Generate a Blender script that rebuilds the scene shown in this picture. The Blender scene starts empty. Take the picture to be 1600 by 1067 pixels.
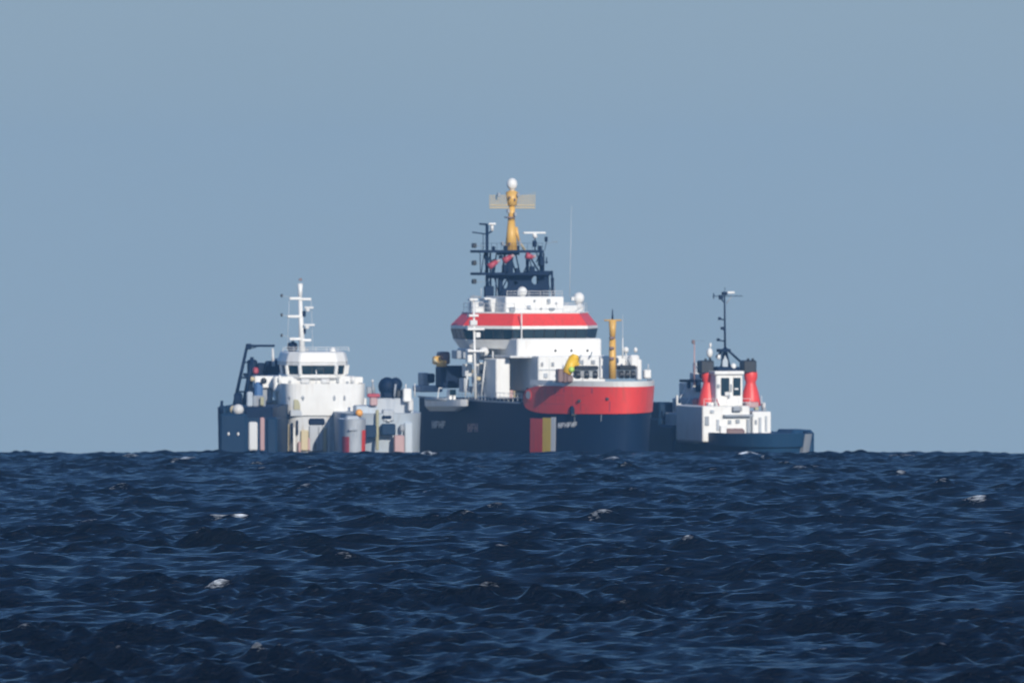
import bpy, bmesh, math, random
import numpy as np
from mathutils import Vector
random.seed(7)
rng = np.random.default_rng(11)
S = bpy.context.scene
R_ = math.radians

# ------------------------------------------------------------------ camera, sky, sun, exposure
CAM_Z = 12.0          # eye height above the water at the camera's foot (m)
F_PX = 14000.0       # focal length in photograph pixels (1600 wide)
EYE = 350.0          # photograph row of eye level
R_EARTH = 36000.0    # radius of the curved sea surface (m)
SUN_AZ, SUN_EL = R_(20), R_(22)
cam_d = bpy.data.cameras.new('camera'); cam = bpy.data.objects.new('camera', cam_d); S.collection.objects.link(cam)
cam.location = (0, 0, CAM_Z)
cam.rotation_euler = (math.pi / 2 - (533.5 - EYE) / F_PX, 0, 0)
cam_d.sensor_width = 36; cam_d.lens = 36 * F_PX / 1600
cam_d.clip_start = 1; cam_d.clip_end = 6000
cam_d.dof.use_dof = True; cam_d.dof.focus_distance = 400; cam_d.dof.aperture_fstop = 2.0
S.camera = cam
w = bpy.data.worlds.new('World'); S.world = w; w.use_nodes = True
nt = w.node_tree; bg = nt.nodes['Background']
sky = nt.nodes.new('ShaderNodeTexSky'); sky.sky_type = 'NISHITA'; sky.sun_disc = False
sky.sun_elevation = SUN_EL; sky.sun_rotation = math.pi - SUN_AZ
sky.air_density = 1.0; sky.dust_density = 0.6; sky.ozone_density = 3.0
# the sky stands over an even blue-grey marine layer that hugs the horizon all the way round
SKY_K = 0.11
tcw = nt.nodes.new('ShaderNodeTexCoord'); sx = nt.nodes.new('ShaderNodeSeparateXYZ'); nt.links.new(tcw.outputs['Generated'], sx.inputs[0])
el = nt.nodes.new('ShaderNodeMapRange'); el.interpolation_type = 'SMOOTHSTEP'; el.inputs[1].default_value = 0.035; el.inputs[2].default_value = 0.12; nt.links.new(sx.outputs[2], el.inputs[0])
wn = nt.nodes.new('ShaderNodeTexNoise'); wn.inputs['Scale'].default_value = 14; wn.inputs['Detail'].default_value = 3
wmp = nt.nodes.new('ShaderNodeMapping'); wmp.inputs['Scale'].default_value = (1, 1, 2.2); nt.links.new(tcw.outputs['Generated'], wmp.inputs[0]); nt.links.new(wmp.outputs[0], wn.inputs[0])
lay = nt.nodes.new('ShaderNodeMix'); lay.data_type = 'RGBA'
LAYER = (0.277, 0.389, 0.495)
lay.inputs[6].default_value = (*[c * 0.955 / SKY_K for c in LAYER], 1); lay.inputs[7].default_value = (*[c * k / SKY_K for c, k in zip(LAYER, (1.04, 1.02, 1.015))], 1); nt.links.new(wn.outputs[0], lay.inputs[0])
up_ = nt.nodes.new('ShaderNodeMix'); up_.data_type = 'RGBA'; up_.blend_type = 'MULTIPLY'; up_.inputs[0].default_value = 1; up_.inputs[7].default_value = (0.54, 0.78, 1.10, 1); nt.links.new(sky.outputs[0], up_.inputs[6])
hs = nt.nodes.new('ShaderNodeMix'); hs.data_type = 'RGBA'
nt.links.new(el.outputs[0], hs.inputs[0]); nt.links.new(lay.outputs[2], hs.inputs[6]); nt.links.new(up_.outputs[2], hs.inputs[7])
nt.links.new(hs.outputs[2], bg.inputs[0]); bg.inputs[1].default_value = SKY_K
sd = bpy.data.lights.new('sun', 'SUN'); sun = bpy.data.objects.new('sun', sd); S.collection.objects.link(sun)
to_sun = Vector((math.sin(SUN_AZ) * math.cos(SUN_EL), -math.cos(SUN_AZ) * math.cos(SUN_EL), math.sin(SUN_EL)))
sun.rotation_euler = to_sun.to_track_quat('Z', 'Y').to_euler()
sd.energy = 4.1; sd.angle = R_(0.53); sd.color = (1, 0.93, 0.82)
S.view_settings.view_transform = 'Standard'; S.view_settings.look = 'None'
S.view_settings.exposure = 0; S.view_settings.gamma = 1; S.view_settings.use_curve_mapping = False
S.cycles.volume_bounces = 1; S.cycles.max_bounces = 6; S.cycles.use_denoising = True
S.cycles.volume_step_rate = 20

# ------------------------------------------------------------------ materials
def new_mat(name):
    m = bpy.data.materials.new(name); m.use_nodes = True
    return m, m.node_tree, m.node_tree.nodes['Principled BSDF']
def paint(name, col, rough=0.45, dirt=0.35, dirt_col=None, metal=0.0, streak=0.35, spec=0.5):
    """painted steel: slow tone change, fine chalking and vertical rust and grime runs"""
    m, t, p = new_mat(name); L = t.links.new; N = t.nodes.new
    tc = N('ShaderNodeTexCoord')
    mp = N('ShaderNodeMapping'); mp.inputs['Scale'].default_value = (2.2, 2.2, 0.28); L(tc.outputs['Object'], mp.inputs[0])
    n1 = N('ShaderNodeTexNoise'); n1.inputs['Scale'].default_value = 1.0; n1.inputs['Detail'].default_value = 6; L(mp.outputs[0], n1.inputs[0])
    r1 = N('ShaderNodeMapRange'); r1.inputs[1].default_value = 0.52; r1.inputs[2].default_value = 0.75; r1.inputs[4].default_value = streak; L(n1.outputs[0], r1.inputs[0])
    n2 = N('ShaderNodeTexNoise'); n2.inputs['Scale'].default_value = 0.7; n2.inputs['Detail'].default_value = 5; L(tc.outputs['Object'], n2.inputs[0])
    r2 = N('ShaderNodeMapRange'); r2.inputs[1].default_value = 0.35; r2.inputs[2].default_value = 0.7; r2.inputs[4].default_value = dirt; L(n2.outputs[0], r2.inputs[0])
    dc = dirt_col or tuple(c * 0.6 + 0.02 for c in col)
    m1 = N('ShaderNodeMix'); m1.data_type = 'RGBA'; m1.inputs[6].default_value = (*col, 1); m1.inputs[7].default_value = (*[c * 0.82 for c in col], 1); L(r2.outputs[0], m1.inputs[0])
    m2 = N('ShaderNodeMix'); m2.data_type = 'RGBA'; m2.inputs[7].default_value = (*dc, 1); L(m1.outputs[2], m2.inputs[6]); L(r1.outputs[0], m2.inputs[0])
    L(m2.outputs[2], p.inputs['Base Color'])
    p.inputs['Roughness'].default_value = rough; p.inputs['Metallic'].default_value = metal; p.inputs['Specular IOR Level'].default_value = spec
    bp = N('ShaderNodeBump'); bp.inputs['Strength'].default_value = 0.25; bp.inputs['Distance'].default_value = 0.05; L(n2.outputs[0], bp.inputs['Height']); L(bp.outputs[0], p.inputs['Normal'])
    return m
RUST = (0.22, 0.12, 0.07)
WHITE = paint('white_paint', (0.80, 0.79, 0.75), dirt_col=(0.55, 0.47, 0.38), streak=0.3)
WHITE2 = paint('old_white_paint', (0.66, 0.66, 0.64), dirt_col=(0.42, 0.36, 0.30), streak=0.45)
GREY = paint('grey_paint', (0.30, 0.33, 0.36), dirt_col=RUST, streak=0.3)
PALE = paint('pale_grey_blue_paint', (0.45, 0.51, 0.56), dirt_col=(0.30, 0.30, 0.31), streak=0.5)
PALE2 = paint('light_grey_paint', (0.42, 0.45, 0.48), dirt_col=(0.20, 0.24, 0.30), streak=0.7)
NAVY = paint('dark_navy_paint', (0.004, 0.016, 0.045), dirt_col=(0.010, 0.024, 0.052), streak=0.4, spec=0.15, rough=0.6)
BLUE = paint('dark_blue_paint', (0.007, 0.030, 0.070), dirt_col=(0.02, 0.04, 0.07), streak=0.4, spec=0.2, rough=0.6)
TARP = paint('blue_tarpaulin', (0.06, 0.15, 0.33), rough=0.7)
BLACK = paint('black_paint', (0.018, 0.022, 0.026), dirt_col=(0.05, 0.045, 0.04))
RED = paint('signal_red_paint', (0.80, 0.060, 0.045), dirt_col=(0.42, 0.09, 0.06), streak=0.5)
DKRED = paint('oxide_red_paint', (0.42, 0.06, 0.08), dirt_col=(0.25, 0.08, 0.07))
YEL = paint('mast_yellow_paint', (0.72, 0.42, 0.09), dirt_col=(0.35, 0.22, 0.10), streak=0.45)
BUFF = paint('pale_buff_paint', (0.55, 0.46, 0.28), dirt_col=(0.35, 0.30, 0.22))
BRYEL = paint('bright_yellow_paint', (0.85, 0.52, 0.02))
GOLD = paint('gold_stripe_paint', (0.95, 0.62, 0.07))
ORANGE = paint('orange_buoy_paint', (0.85, 0.38, 0.07))
LIME = paint('lime_yellow_paint', (0.50, 0.75, 0.12))
BROWN = paint('rusty_brown_paint', (0.20, 0.13, 0.12), dirt_col=RUST)
OLIVE = paint('olive_stain_paint', (0.38, 0.36, 0.22), dirt_col=(0.25, 0.22, 0.14))
PINK = paint('faded_red_paint', (0.46, 0.29, 0.28), dirt_col=(0.35, 0.25, 0.25))
STREAKED = paint('streaked_white_paint', (0.60, 0.61, 0.61), dirt_col=(0.36, 0.29, 0.21), streak=0.8)
MIDBLUE = paint('mid_blue_paint', (0.010, 0.045, 0.100), dirt_col=(0.03, 0.06, 0.10), spec=0.2, rough=0.6)
TAN = paint('tan_aerial_paint', (0.62, 0.47, 0.22))
DECK = paint('green_grey_deck_paint', (0.10, 0.13, 0.12), rough=0.8, dirt_col=RUST)
m, t, p = new_mat('bridge_glass'); p.inputs['Base Color'].default_value = (0.012, 0.03, 0.04, 1); p.inputs['Roughness'].default_value = 0.06; p.inputs['IOR'].default_value = 1.5
nz = t.nodes.new('ShaderNodeTexNoise'); nz.inputs['Scale'].default_value = 0.9
rr = t.nodes.new('ShaderNodeMapRange'); rr.inputs[3].default_value = 0.04; rr.inputs[4].default_value = 0.16
t.links.new(nz.outputs[0], rr.inputs[0]); t.links.new(rr.outputs[0], p.inputs['Roughness'])
GLASS = m

# ------------------------------------------------------------------ geometry: each returns (verts, faces)
def g_box(x0, x1, y0, y1, z0, z1, tx=0.0, ty=0.0, b=0.0):
    """box, its top drawn in by tx, ty"""
    v = [(x0, y0, z0), (x1, y0, z0), (x1, y1, z0), (x0, y1, z0), (x0 + tx, y0 + ty, z1), (x1 - tx, y0 + ty, z1), (x1 - tx, y1 - ty, z1), (x0 + tx, y1 - ty, z1)]
    return v, [(3, 2, 1, 0), (4, 5, 6, 7), (0, 1, 5, 4), (1, 2, 6, 5), (2, 3, 7, 6), (3, 0, 4, 7)]
def g_prism(pts, z0, z1, inset=0.0, pts_top=None):
    n = len(pts); cx = sum(p[0] for p in pts) / n; cy = sum(p[1] for p in pts) / n
    top = pts_top or [(x + (cx - x) / max(math.hypot(cx - x, cy - y), .01) * inset, y + (cy - y) / max(math.hypot(cx - x, cy - y), .01) * inset) for x, y in pts]
    v = [(x, y, z0) for x, y in pts] + [(x, y, z1) for x, y in top]
    return v, [tuple(range(n - 1, -1, -1)), tuple(range(n, 2 * n))] + [(i, (i + 1) % n, n + (i + 1) % n, n + i) for i in range(n)]
def g_tube(a, b, r0, r1=None, n=8):
    r1 = r0 if r1 is None else r1
    a, b = Vector(a), Vector(b); d = (b - a).normalized()
    u = d.orthogonal().normalized(); q = d.cross(u)
    v = []
    for c, r in ((a, r0), (b, r1)):
        for i in range(n):
            an = 2 * math.pi * i / n; v.append(tuple(c + u * math.cos(an) * r + q * math.sin(an) * r))
    return v, [tuple(range(n - 1, -1, -1)), tuple(range(n, 2 * n))] + [(i, (i + 1) % n, n + (i + 1) % n, n + i) for i in range(n)]
def g_lathe(c, prof, n=16):
    """prof: (radius, z) from bottom to top about the vertical through c"""
    v, f = [], []
    for r, z in prof:
        for i in range(n):
            an = 2 * math.pi * i / n; v.append((c[0] + r * math.cos(an), c[1] + r * math.sin(an), c[2] + z))
    for k in range(len(prof) - 1):
        for i in range(n):
            j = (i + 1) % n; f.append((k * n + i, k * n + j, (k + 1) * n + j, (k + 1) * n + i))
    f += [tuple(range(n - 1, -1, -1)), tuple(range((len(prof) - 1) * n, len(prof) * n))]
    return v, f
def g_ball(c, r, rz=None, n=14):
    rz = rz or r
    return g_lathe(c, [(max(r * math.sin(a), 0.02 * r), -rz * math.cos(a)) for a in [math.pi * i / 10 for i in range(11)]], n)
def g_xcyl(x0, x1, cy, cz, r, n=16): return g_tube((x0, cy, cz), (x1, cy, cz), r, r, n)
def g_hole(x0, x1, z0, z1, y0, y1, cx, cz, rx, rz, n=24):
    """upright plate with one oval opening right through it"""
    v, f = [], []
    for y in (y0, y1):
        for i in range(n):
            an = 2 * math.pi * i / n; ca, sa = math.cos(an), math.sin(an)
            v.append((cx + rx * ca, y, cz + rz * sa))
        for i in range(n):
            an = 2 * math.pi * i / n; ca, sa = math.cos(an), math.sin(an); s = 1 / max(abs(ca), abs(sa)); qx, qz = ca * s, sa * s
            v.append(((cx + qx * (x1 - cx)) if qx > 0 else (cx + qx * (cx - x0)), y, (cz + qz * (z1 - cz)) if qz > 0 else (cz + qz * (cz - z0))))
    for i in range(n):
        j = (i + 1) % n; o = 2 * n
        f += [(i, j, n + j, n + i), (o + j, o + i, o + n + i, o + n + j), (j, i, o + i, o + j), (n + i, n + j, o + n + j, o + n + i)]
    return v, f
def mesh(name, mat, geoms, parent=None, bevel=0.0, smooth=False, stuff=False):
    if isinstance(geoms, tuple): geoms = [geoms]
    V, F = [], []
    for v, f in geoms:
        o = len(V); V += v; F += [tuple(i + o for i in q) for q in f]
    me = bpy.data.meshes.new(name); me.from_pydata(V, [], F)
    bm = bmesh.new(); bm.from_mesh(me); bmesh.ops.recalc_face_normals(bm, faces=bm.faces)
    if bevel: bmesh.ops.bevel(bm, geom=list(bm.edges), offset=bevel, segments=1, affect='EDGES', clamp_overlap=True)
    bm.to_mesh(me); bm.free()
    if smooth: me.shade_smooth()
    me.materials.append(mat)
    o = bpy.data.objects.new(name, me); S.collection.objects.link(o); o.parent = parent
    if stuff: o['kind'] = 'stuff'
    return o

class Ship:
    """local frame: x across (towards the picture's right), -y towards the bow, z up from the waterline"""
    def __init__(s, name, label, cat, px, dist, yaw, group=None):
        s.D = dist; s.c, s.s = math.cos(R_(yaw)), math.sin(R_(yaw)); s.X0 = (px - 800) / F_PX * dist
        s.z0 = -dist * dist / (2 * R_EARTH)
        o = bpy.data.objects.new(name, None); S.collection.objects.link(o); o.location = (s.X0, dist, s.z0); o.rotation_euler = (0, 0, R_(yaw))
        o['label'] = label; o['category'] = cat
        if group: o['group'] = group
        s.root = o
    def x(s, px, y): k = (px - 800) / F_PX; return (k * s.D + k * y * s.c - s.X0 + y * s.s) / (s.c - k * s.s)
    def Y(s, px, y): return s.D + s.x(px, y) * s.s + y * s.c
    def z(s, py, y, px=None): return CAM_Z - (py - EYE) / F_PX * (s.D + y * s.c) - s.z0
    def p(s, px, py, y): return (s.x(px, y), y, s.z(py, y))
    def px_of(s, x, y): return 800 + F_PX * (s.X0 + x * s.c - y * s.s) / (s.D + x * s.s + y * s.c)
    def box(s, name, mat, px0, px1, py0, py1, y, d, parent=None, bevel=0.05, tx=0.0, ty=0.0):
        return mesh(name, mat, g_box(s.x(px0, y), s.x(px1, y), y, y + d, s.z(py1, y), s.z(py0, y), tx, ty), parent or s.root, bevel)
    def gb(s, px0, px1, py0, py1, y, d): return g_box(s.x(px0, y), s.x(px1, y), y, y + d, s.z(py1, y), s.z(py0, y))
    def tube(s, name, mat, a, b, r, r1=None, parent=None, n=10):
        return mesh(name, mat, g_tube(s.p(*a), s.p(*b), r, r1, n), parent or s.root, smooth=True)
    def ball(s, name, mat, px, py, y, r, rz=None, parent=None):
        return mesh(name, mat, g_ball(s.p(px, py, y), r, rz), parent or s.root, smooth=True)
    def rail(s, path, z, h=1.0, parent=None, mat=None, step=1.2, r=0.03):
        """guard rail along local path points"""
        g = []
        for (x0, y0), (x1, y1) in zip(path, path[1:]):
            L_ = math.hypot(x1 - x0, y1 - y0); n = max(1, int(L_ / step))
            for k in (0.5, 1.0): g.append(g_tube((x0, y0, z + h * k), (x1, y1, z + h * k), r, n=4))
            for i in range(n + 1):
                u = i / n; xx, yy = x0 + (x1 - x0) * u, y0 + (y1 - y0) * u; g.append(g_tube((xx, yy, z), (xx, yy, z + h), r, n=4))
        return mesh('guard_rail', mat or WHITE2, g, parent or s.root, stuff=True)

class Hull:
    """half-beam B at deck, stern ys (+), stem yb (-) ; full beam until t0 of the length; flare below"""
    def __init__(h, B, ys, yb, t0, flare=0.12, rake=2.0, zref=6.0, nexp=2.0, mexp=2.0, stern_round=0.0):
        h.B, h.ys, h.yb, h.t0, h.fl, h.rake, h.zr, h.n, h.m, h.sr = B, ys, yb, t0, flare, rake, zref, nexp, mexp, stern_round
    def pt(h, side, t, z, off=0.0):
        q = min(max(z / h.zr, -0.4), 1.4)
        bow = h.yb + h.rake * (1 - q)
        y = h.ys + (bow - h.ys) * t
        u = max(0.0, (t - h.t0) / (1 - h.t0))
        sh = max(0.0, 1 - u ** h.n) ** (1 / h.m)
        B = h.B * (1 - h.fl * (1 - q) * (0.25 + 0.75 * min(1, u * 1.6)))
        v = max(0.0, (0.06 - t) / 0.06); sh *= 1 - h.sr * v * v
        nx, ny = 1.0, -u * 0.9
        l = math.hypot(nx * max(sh, .05), ny) or 1
        return (side * (B * sh + off * max(sh, .05) / l), y + off * ny / l, z)
    def ts(h, n=40): return [h.t0 * i / 14 for i in range(14)] + [h.t0 + (1 - h.t0) * math.sin(math.pi / 2 * i / n) for i in range(n + 1)]
    def body(h, zs, ztop=None):
        """closed shell; ztop(t) gives the sheer"""
        ts = h.ts(); V, F = [], []; nz = len(zs)
        ring = [(-1, t) for t in ts] + [(1, t) for t in reversed(ts[:-1])]
        for z in zs:
            for sd_, t in ring:
                zz = z if (ztop is None or z < zs[-1]) else ztop(t)
                V.append(h.pt(sd_, t, zz))
        n = len(ring)
        for k in range(nz - 1):
            for i in range(n):
                j = (i + 1) % n; F.append((k * n + i, k * n + j, (k + 1) * n + j, (k + 1) * n + i))
        # deck: strips from side to side
        m_ = len(ts); o = (nz - 1) * n
        for i in range(m_ - 1):
            a, b = i, i + 1; c, d = (n - 1 - i) , (n - 1 - i - 1)
            F.append((o + a, o + b, o + d, o + c) if d > b else (o + a, o + b, o + c))
            F.append((a, b, d, c) if d > b else (a, b, c))
        return V, F
    def shell(h, path, zlo, zhi, thick=0.12, off=0.02):
        """plating that follows the hull: path = list of (side, t); zlo, zhi functions of the index fraction"""
        V, F = [], []; n = len(path)
        for i, (sd_, t) in enumerate(path):
            u = i / (n - 1)
            for (z, o) in ((zlo(u), off), (zhi(u), off), (zhi(u), off + thick), (zlo(u), off + thick)): V.append(h.pt(sd_, t, z, o))
        for i in range(n - 1):
            a, b = 4 * i, 4 * i + 4
            for k in range(4): F.append((a + k, a + (k + 1) % 4, b + (k + 1) % 4, b + k))
        F += [(0, 1, 2, 3), tuple(4 * (n - 1) + k for k in (3, 2, 1, 0))]
        return V, F
def smooth01(x): x = min(max(x, 0), 1); return x * x * (3 - 2 * x)

# ------------------------------------------------------------------ the sea: one curved sheet, Gerstner waves on a fan of quads
NW = 120
lam = np.exp(rng.uniform(math.log(0.5), math.log(10.5), NW)); lam.sort()
kk = 2 * math.pi / lam
amp = 0.044 / kk * np.exp(-(lam / 8.0) ** 3) * np.where(lam < 2.4, 1.50, np.where(lam < 6.0, 0.98, 0.95))
wdir = R_(-90 - 16) + rng.normal(0, 1, NW) * np.where(lam > 4, 0.30, 0.58)
ph = rng.uniform(0, 2 * math.pi, NW)
def patch_noise(x, y, sc, seed):
    r = np.random.default_rng(seed); o = np.zeros_like(x)
    for i in range(7):
        a = r.uniform(0, 2 * math.pi); l = sc * r.uniform(0.6, 1.8); p0 = r.uniform(0, 6.28)
        o += np.sin((x * math.cos(a) + y * math.sin(a)) * 2 * math.pi / l + p0)
    return o / 7 ** 0.5
def sea_at(px, py):
    d_ = (py - EYE) / F_PX; disc = max(d_ * d_ - 2 * CAM_Z / R_EARTH, 0); d = R_EARTH * (d_ - math.sqrt(disc))
    return d * (px - 800) / F_PX, d
CAPS = [(270, 722, 34, 1.0), (340, 817, 34, 1.0), (345, 933, 36, .8), (955, 722, 20, .9), (1503, 796, 14, 1.0), (1140, 714, 22, 1.0), (541, 879, 9, .8), (150, 777, 20, .5), (125, 822, 20, .5),
        (790, 751, 10, .5), (720, 699+15, 40, .7), (690, 826, 26, .4), (915, 812, 22, .6), (1000, 815, 30, .5), (375, 741, 18, .5), (395, 737, 16, .5), (1390, 716, 18, .6), (1240, 738, 16, .5), (655, 776, 16, .5), (1043, 733, 12, .4), (830, 793, 18, .4), (965, 786, 10, .5), (1590, 818, 18, .5), (380, 838, 20, .3), (205, 1006, 10, .4), (210, 1028, 8, .5)]
_r = np.random.default_rng(21)
for _ in range(60):
    _y = 716 + 330 * _r.uniform(0, 1) ** 2.2
    CAPS.append((_r.uniform(0, 1600), _y, _r.uniform(6, 20), _r.uniform(.25, .55)))
def build_sea():
    d, rows = 12.0, []
    while d < 1450:
        rows.append(d)
        d += d * (0.08 if d < 235 else 0.00095 if d < 650 else 0.00072) if d < 1010 else d * 0.02
    rows = np.array(rows)
    core = np.linspace(-0.064, 0.064, 620)
    out = 0.064 + np.cumsum(0.00015 * 1.11 ** np.arange(1, 80)); out = out[out < 1.35]
    cols = np.concatenate([-out[::-1], core, out])
    nr, nc = len(rows), len(cols)
    dd, uu = np.meshgrid(rows, cols, indexing='ij')
    x = (dd * np.sin(uu)).ravel().astype(np.float64); y = (dd * np.cos(uu)).ravel().astype(np.float64)
    sp = np.maximum(np.gradient(rows)[:, None].repeat(nc, 1), 0.5 * dd * np.gradient(cols)[None, :]).ravel()
    eta = np.zeros_like(x); dx = np.zeros_like(x); dy = np.zeros_like(x); J = np.zeros_like(x)
    gust = np.clip(1.05 + 0.18 * patch_noise(x, y, 40, 3), 0.75, 1.5)
    for i in range(NW):
        wgt = np.clip((lam[i] / sp - 2.2) / 1.6, 0, 1)
        a = amp[i] * wgt * (gust if lam[i] < 5 else 1)
        cx, cy = math.cos(wdir[i]), math.sin(wdir[i]); th = kk[i] * (x * cx + y * cy) + ph[i]
        c, s_ = np.cos(th), np.sin(th); eta += a * c; q = 0.75 * a * s_; dx -= q * cx; dy -= q * cy; J += a * kk[i] * c
    grp = np.clip(1 + 0.10 * patch_noise(x, y, 16, 17), 0.8, 1.2); eta *= grp; dx *= np.minimum(grp, 1.2); dy *= np.minimum(grp, 1.2)   # wave groups
    # sharper crests, flat troughs
    sig = eta.std(); eta += 0.30 * (eta * eta - sig * sig) / (3 * sig)
    r = np.random.default_rng(5)
    foam = 0.6 * np.clip((J - 1.15) / 0.3, 0, 1) * np.clip(0.35 + 0.8 * patch_noise(x, y, 22, 8), 0, 1) * 0.75
    for (px, py, wpx, st) in CAPS:
        X, D = sea_at(px, py); wx = wpx / F_PX * D * 1.6; wy = max(3.0, min(14.0, D / 60))
        m_ = (np.abs(x - X) < 4 * wx) & (np.abs(y - D) < 3 * wy); idx = np.nonzero(m_)[0]
        if not len(idx): continue
        # settle the patch on the local crest
        e = eta[idx]; g = np.exp(-((x[idx] - X) / wx) ** 2 * 0.7 - ((y[idx] - D) / wy) ** 2 * .7)
        k0 = idx[np.argmax(e + J[idx] * .3 + g * 0.35)]
        X2, D2 = x[k0], y[k0]
        slant = r.uniform(-.25, .25)
        yy = (y[idx] - D2 - slant * (x[idx] - X2))
        xx = (x[idx] - X2) / wx
        g = np.exp(-xx ** 2 * 1.1) * np.clip((e / sig - 0.1) / 1.2, 0, 1) ** .7 * 1.25 * np.exp(-(yy / max(.22, D * .0009)) ** 2 * np.where(yy > 0, 2.5, .8))
        foam[idx] = np.maximum(foam[idx], st * 0.74 * g * (0.75 + 0.35 * patch_noise(x[idx], y[idx] * .6, 1.1, int(px))))
    z = eta - (x * x + y * y) / (2 * R_EARTH); x = x + dx; y = y + dy
    me = bpy.data.meshes.new('sea')
    co = np.empty((nr * nc, 3), np.float32); co[:, 0] = x; co[:, 1] = y; co[:, 2] = z
    a = (np.arange(nr - 1)[:, None] * nc + np.arange(nc - 1)[None, :]).ravel()
    q = np.stack([a, a + 1, a + nc + 1, a + nc], 1).astype(np.int32)
    me.vertices.add(nr * nc); me.vertices.foreach_set('co', co.ravel())
    me.loops.add(q.size); me.loops.foreach_set('vertex_index', q.ravel())
    me.polygons.add(len(q)); me.polygons.foreach_set('loop_start', np.arange(0, q.size, 4, dtype=np.int32)); me.polygons.foreach_set('loop_total', np.full(len(q), 4, np.int32))
    me.update(calc_edges=True); me.shade_smooth()
    at = me.attributes.new('foam', 'FLOAT', 'POINT'); at.data.foreach_set('value', foam.astype(np.float32))
    o = bpy.data.objects.new('sea', me); S.collection.objects.link(o); o['kind'] = 'structure'; o['label'] = 'dark blue choppy sea with scattered small whitecaps'
    print('sea quads', len(q), 'eta sd', sig, 'J sd', J.std())
    return o
sea = build_sea()
m, t, p = new_mat('sea_water'); L = t.links.new; N = t.nodes.new
tc = N('ShaderNodeTexCoord')
mp = N('ShaderNodeMapping'); mp.inputs['Scale'].default_value = (1.0, 1.5, 1.0); mp.inputs['Rotation'].default_value = (0, 0, R_(12)); L(tc.outputs['Object'], mp.inputs[0])
n1 = N('ShaderNodeTexNoise'); n1.inputs['Scale'].default_value = 2.4; n1.inputs['Detail'].default_value = 8; n1.inputs['Roughness'].default_value = 0.62; n1.inputs['Distortion'].default_value = 0.4; L(mp.outputs[0], n1.inputs[0])
bp = N('ShaderNodeBump'); bp.inputs['Strength'].default_value = 1.0; bp.inputs['Distance'].default_value = 0.42; L(n1.outputs[0], bp.inputs['Height'])
n2 = N('ShaderNodeTexNoise'); n2.inputs['Scale'].default_value = 0.05; n2.inputs['Detail'].default_value = 3; L(tc.outputs['Object'], n2.inputs[0])
cr = N('ShaderNodeMix'); cr.data_type = 'RGBA'; cr.inputs[6].default_value = (0.0003, 0.0020, 0.0065, 1); cr.inputs[7].default_value = (0.0008, 0.006, 0.020, 1); L(n2.outputs[0], cr.inputs[0])
fa = N('ShaderNodeAttribute'); fa.attribute_name = 'foam'
mp3 = N('ShaderNodeMapping'); mp3.inputs['Scale'].default_value = (1.3, 2.0, 4.0); L(tc.outputs['Object'], mp3.inputs[0])
n3 = N('ShaderNodeTexNoise'); n3.inputs['Scale'].default_value = 2.2; n3.inputs['Detail'].default_value = 7; n3.inputs['Roughness'].default_value = 0.7; L(mp3.outputs[0], n3.inputs[0])
ad = N('ShaderNodeMath'); ad.operation = 'MULTIPLY_ADD'; ad.inputs[1].default_value = 0.95; L(fa.outputs['Fac'], ad.inputs[0]); L(n3.outputs[0], ad.inputs[2])
fr = N('ShaderNodeMapRange'); fr.inputs[1].default_value = 0.74; fr.inputs[2].default_value = 1.35; L(ad.outputs[0], fr.inputs[0])
cm = N('ShaderNodeMix'); cm.data_type = 'RGBA'; cm.inputs[7].default_value = (0.85, 0.92, 0.97, 1); L(cr.outputs[2], cm.inputs[6]); L(fr.outputs[0], cm.inputs[0])
rm = N('ShaderNodeMapRange'); rm.inputs[3].default_value = 0.24; rm.inputs[4].default_value = 0.9; L(fr.outputs[0], rm.inputs[0])
L(cm.outputs[2], p.inputs['Base Color']); L(rm.outputs[0], p.inputs['Roughness']); L(bp.outputs[0], p.inputs['Normal'])
fb = N('ShaderNodeMath'); fb.operation = 'SUBTRACT'; fb.inputs[0].default_value = 1.0; L(fr.outputs[0], fb.inputs[1]); L(fb.outputs[0], bp.inputs['Strength'])
p.inputs['IOR'].default_value = 1.333; p.inputs['Specular IOR Level'].default_value = 0.24
sea.data.materials.append(m)

# ------------------------------------------------------------------ haze: one box of even air round everything
hz = mesh('haze', WHITE, g_box(-1550, 1550, -60, 1550, -66, 28)); hz['kind'] = 'stuff'; hz['label'] = 'thin blue sea haze'
m = bpy.data.materials.new('haze_air'); m.use_nodes = True; t = m.node_tree
for nd in list(t.nodes):
    if nd.type != 'OUTPUT_MATERIAL': t.nodes.remove(nd)
vol = t.nodes.new('ShaderNodeVolumePrincipled'); vol.inputs['Color'].default_value = (0.28, 0.60, 1.0, 1); vol.inputs['Density'].default_value = 0.00013; vol.inputs['Anisotropy'].default_value = 0.0
t.links.new(vol.outputs[0], [n for n in t.nodes if n.type == 'OUTPUT_MATERIAL'][0].inputs['Volume'])
hz.data.materials.clear(); hz.data.materials.append(m)

# ================================================================== large emergency tug in the centre
A = Ship('emergency_towing_ship', 'largest ship, with red bow band, wide red and white bridge and yellow mast', 'ship', 820, 1000, 18)
h = Hull(7.6, 17.5, -36.0, 0.50, flare=0.04, rake=1.2, zref=7.5, nexp=2.1, mexp=1.9, stern_round=0.1)
def t_of(y): return (h.ys - y) / (h.ys - h.yb)
TB = t_of(-20.8)
zd_aft, zd_fore = A.z(626, -5), A.z(607, -28)
hull = mesh('hull', NAVY, h.body([-1.5, 0.5, 2, 3.2, 4.4, 5.5, 6.0], lambda t: zd_aft + (zd_fore - zd_aft) * smooth01((t - TB) / 0.004)), A.root)
for py, th_ in ():
    path = [(-1, t) for t in h.ts() if t < 1] ; z_ = A.z(py, -5)
    mesh('rubbing_strake', BLACK, h.shell(path, lambda u: z_ - .12, lambda u: z_ + .12, 0.22), A.root)
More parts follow.
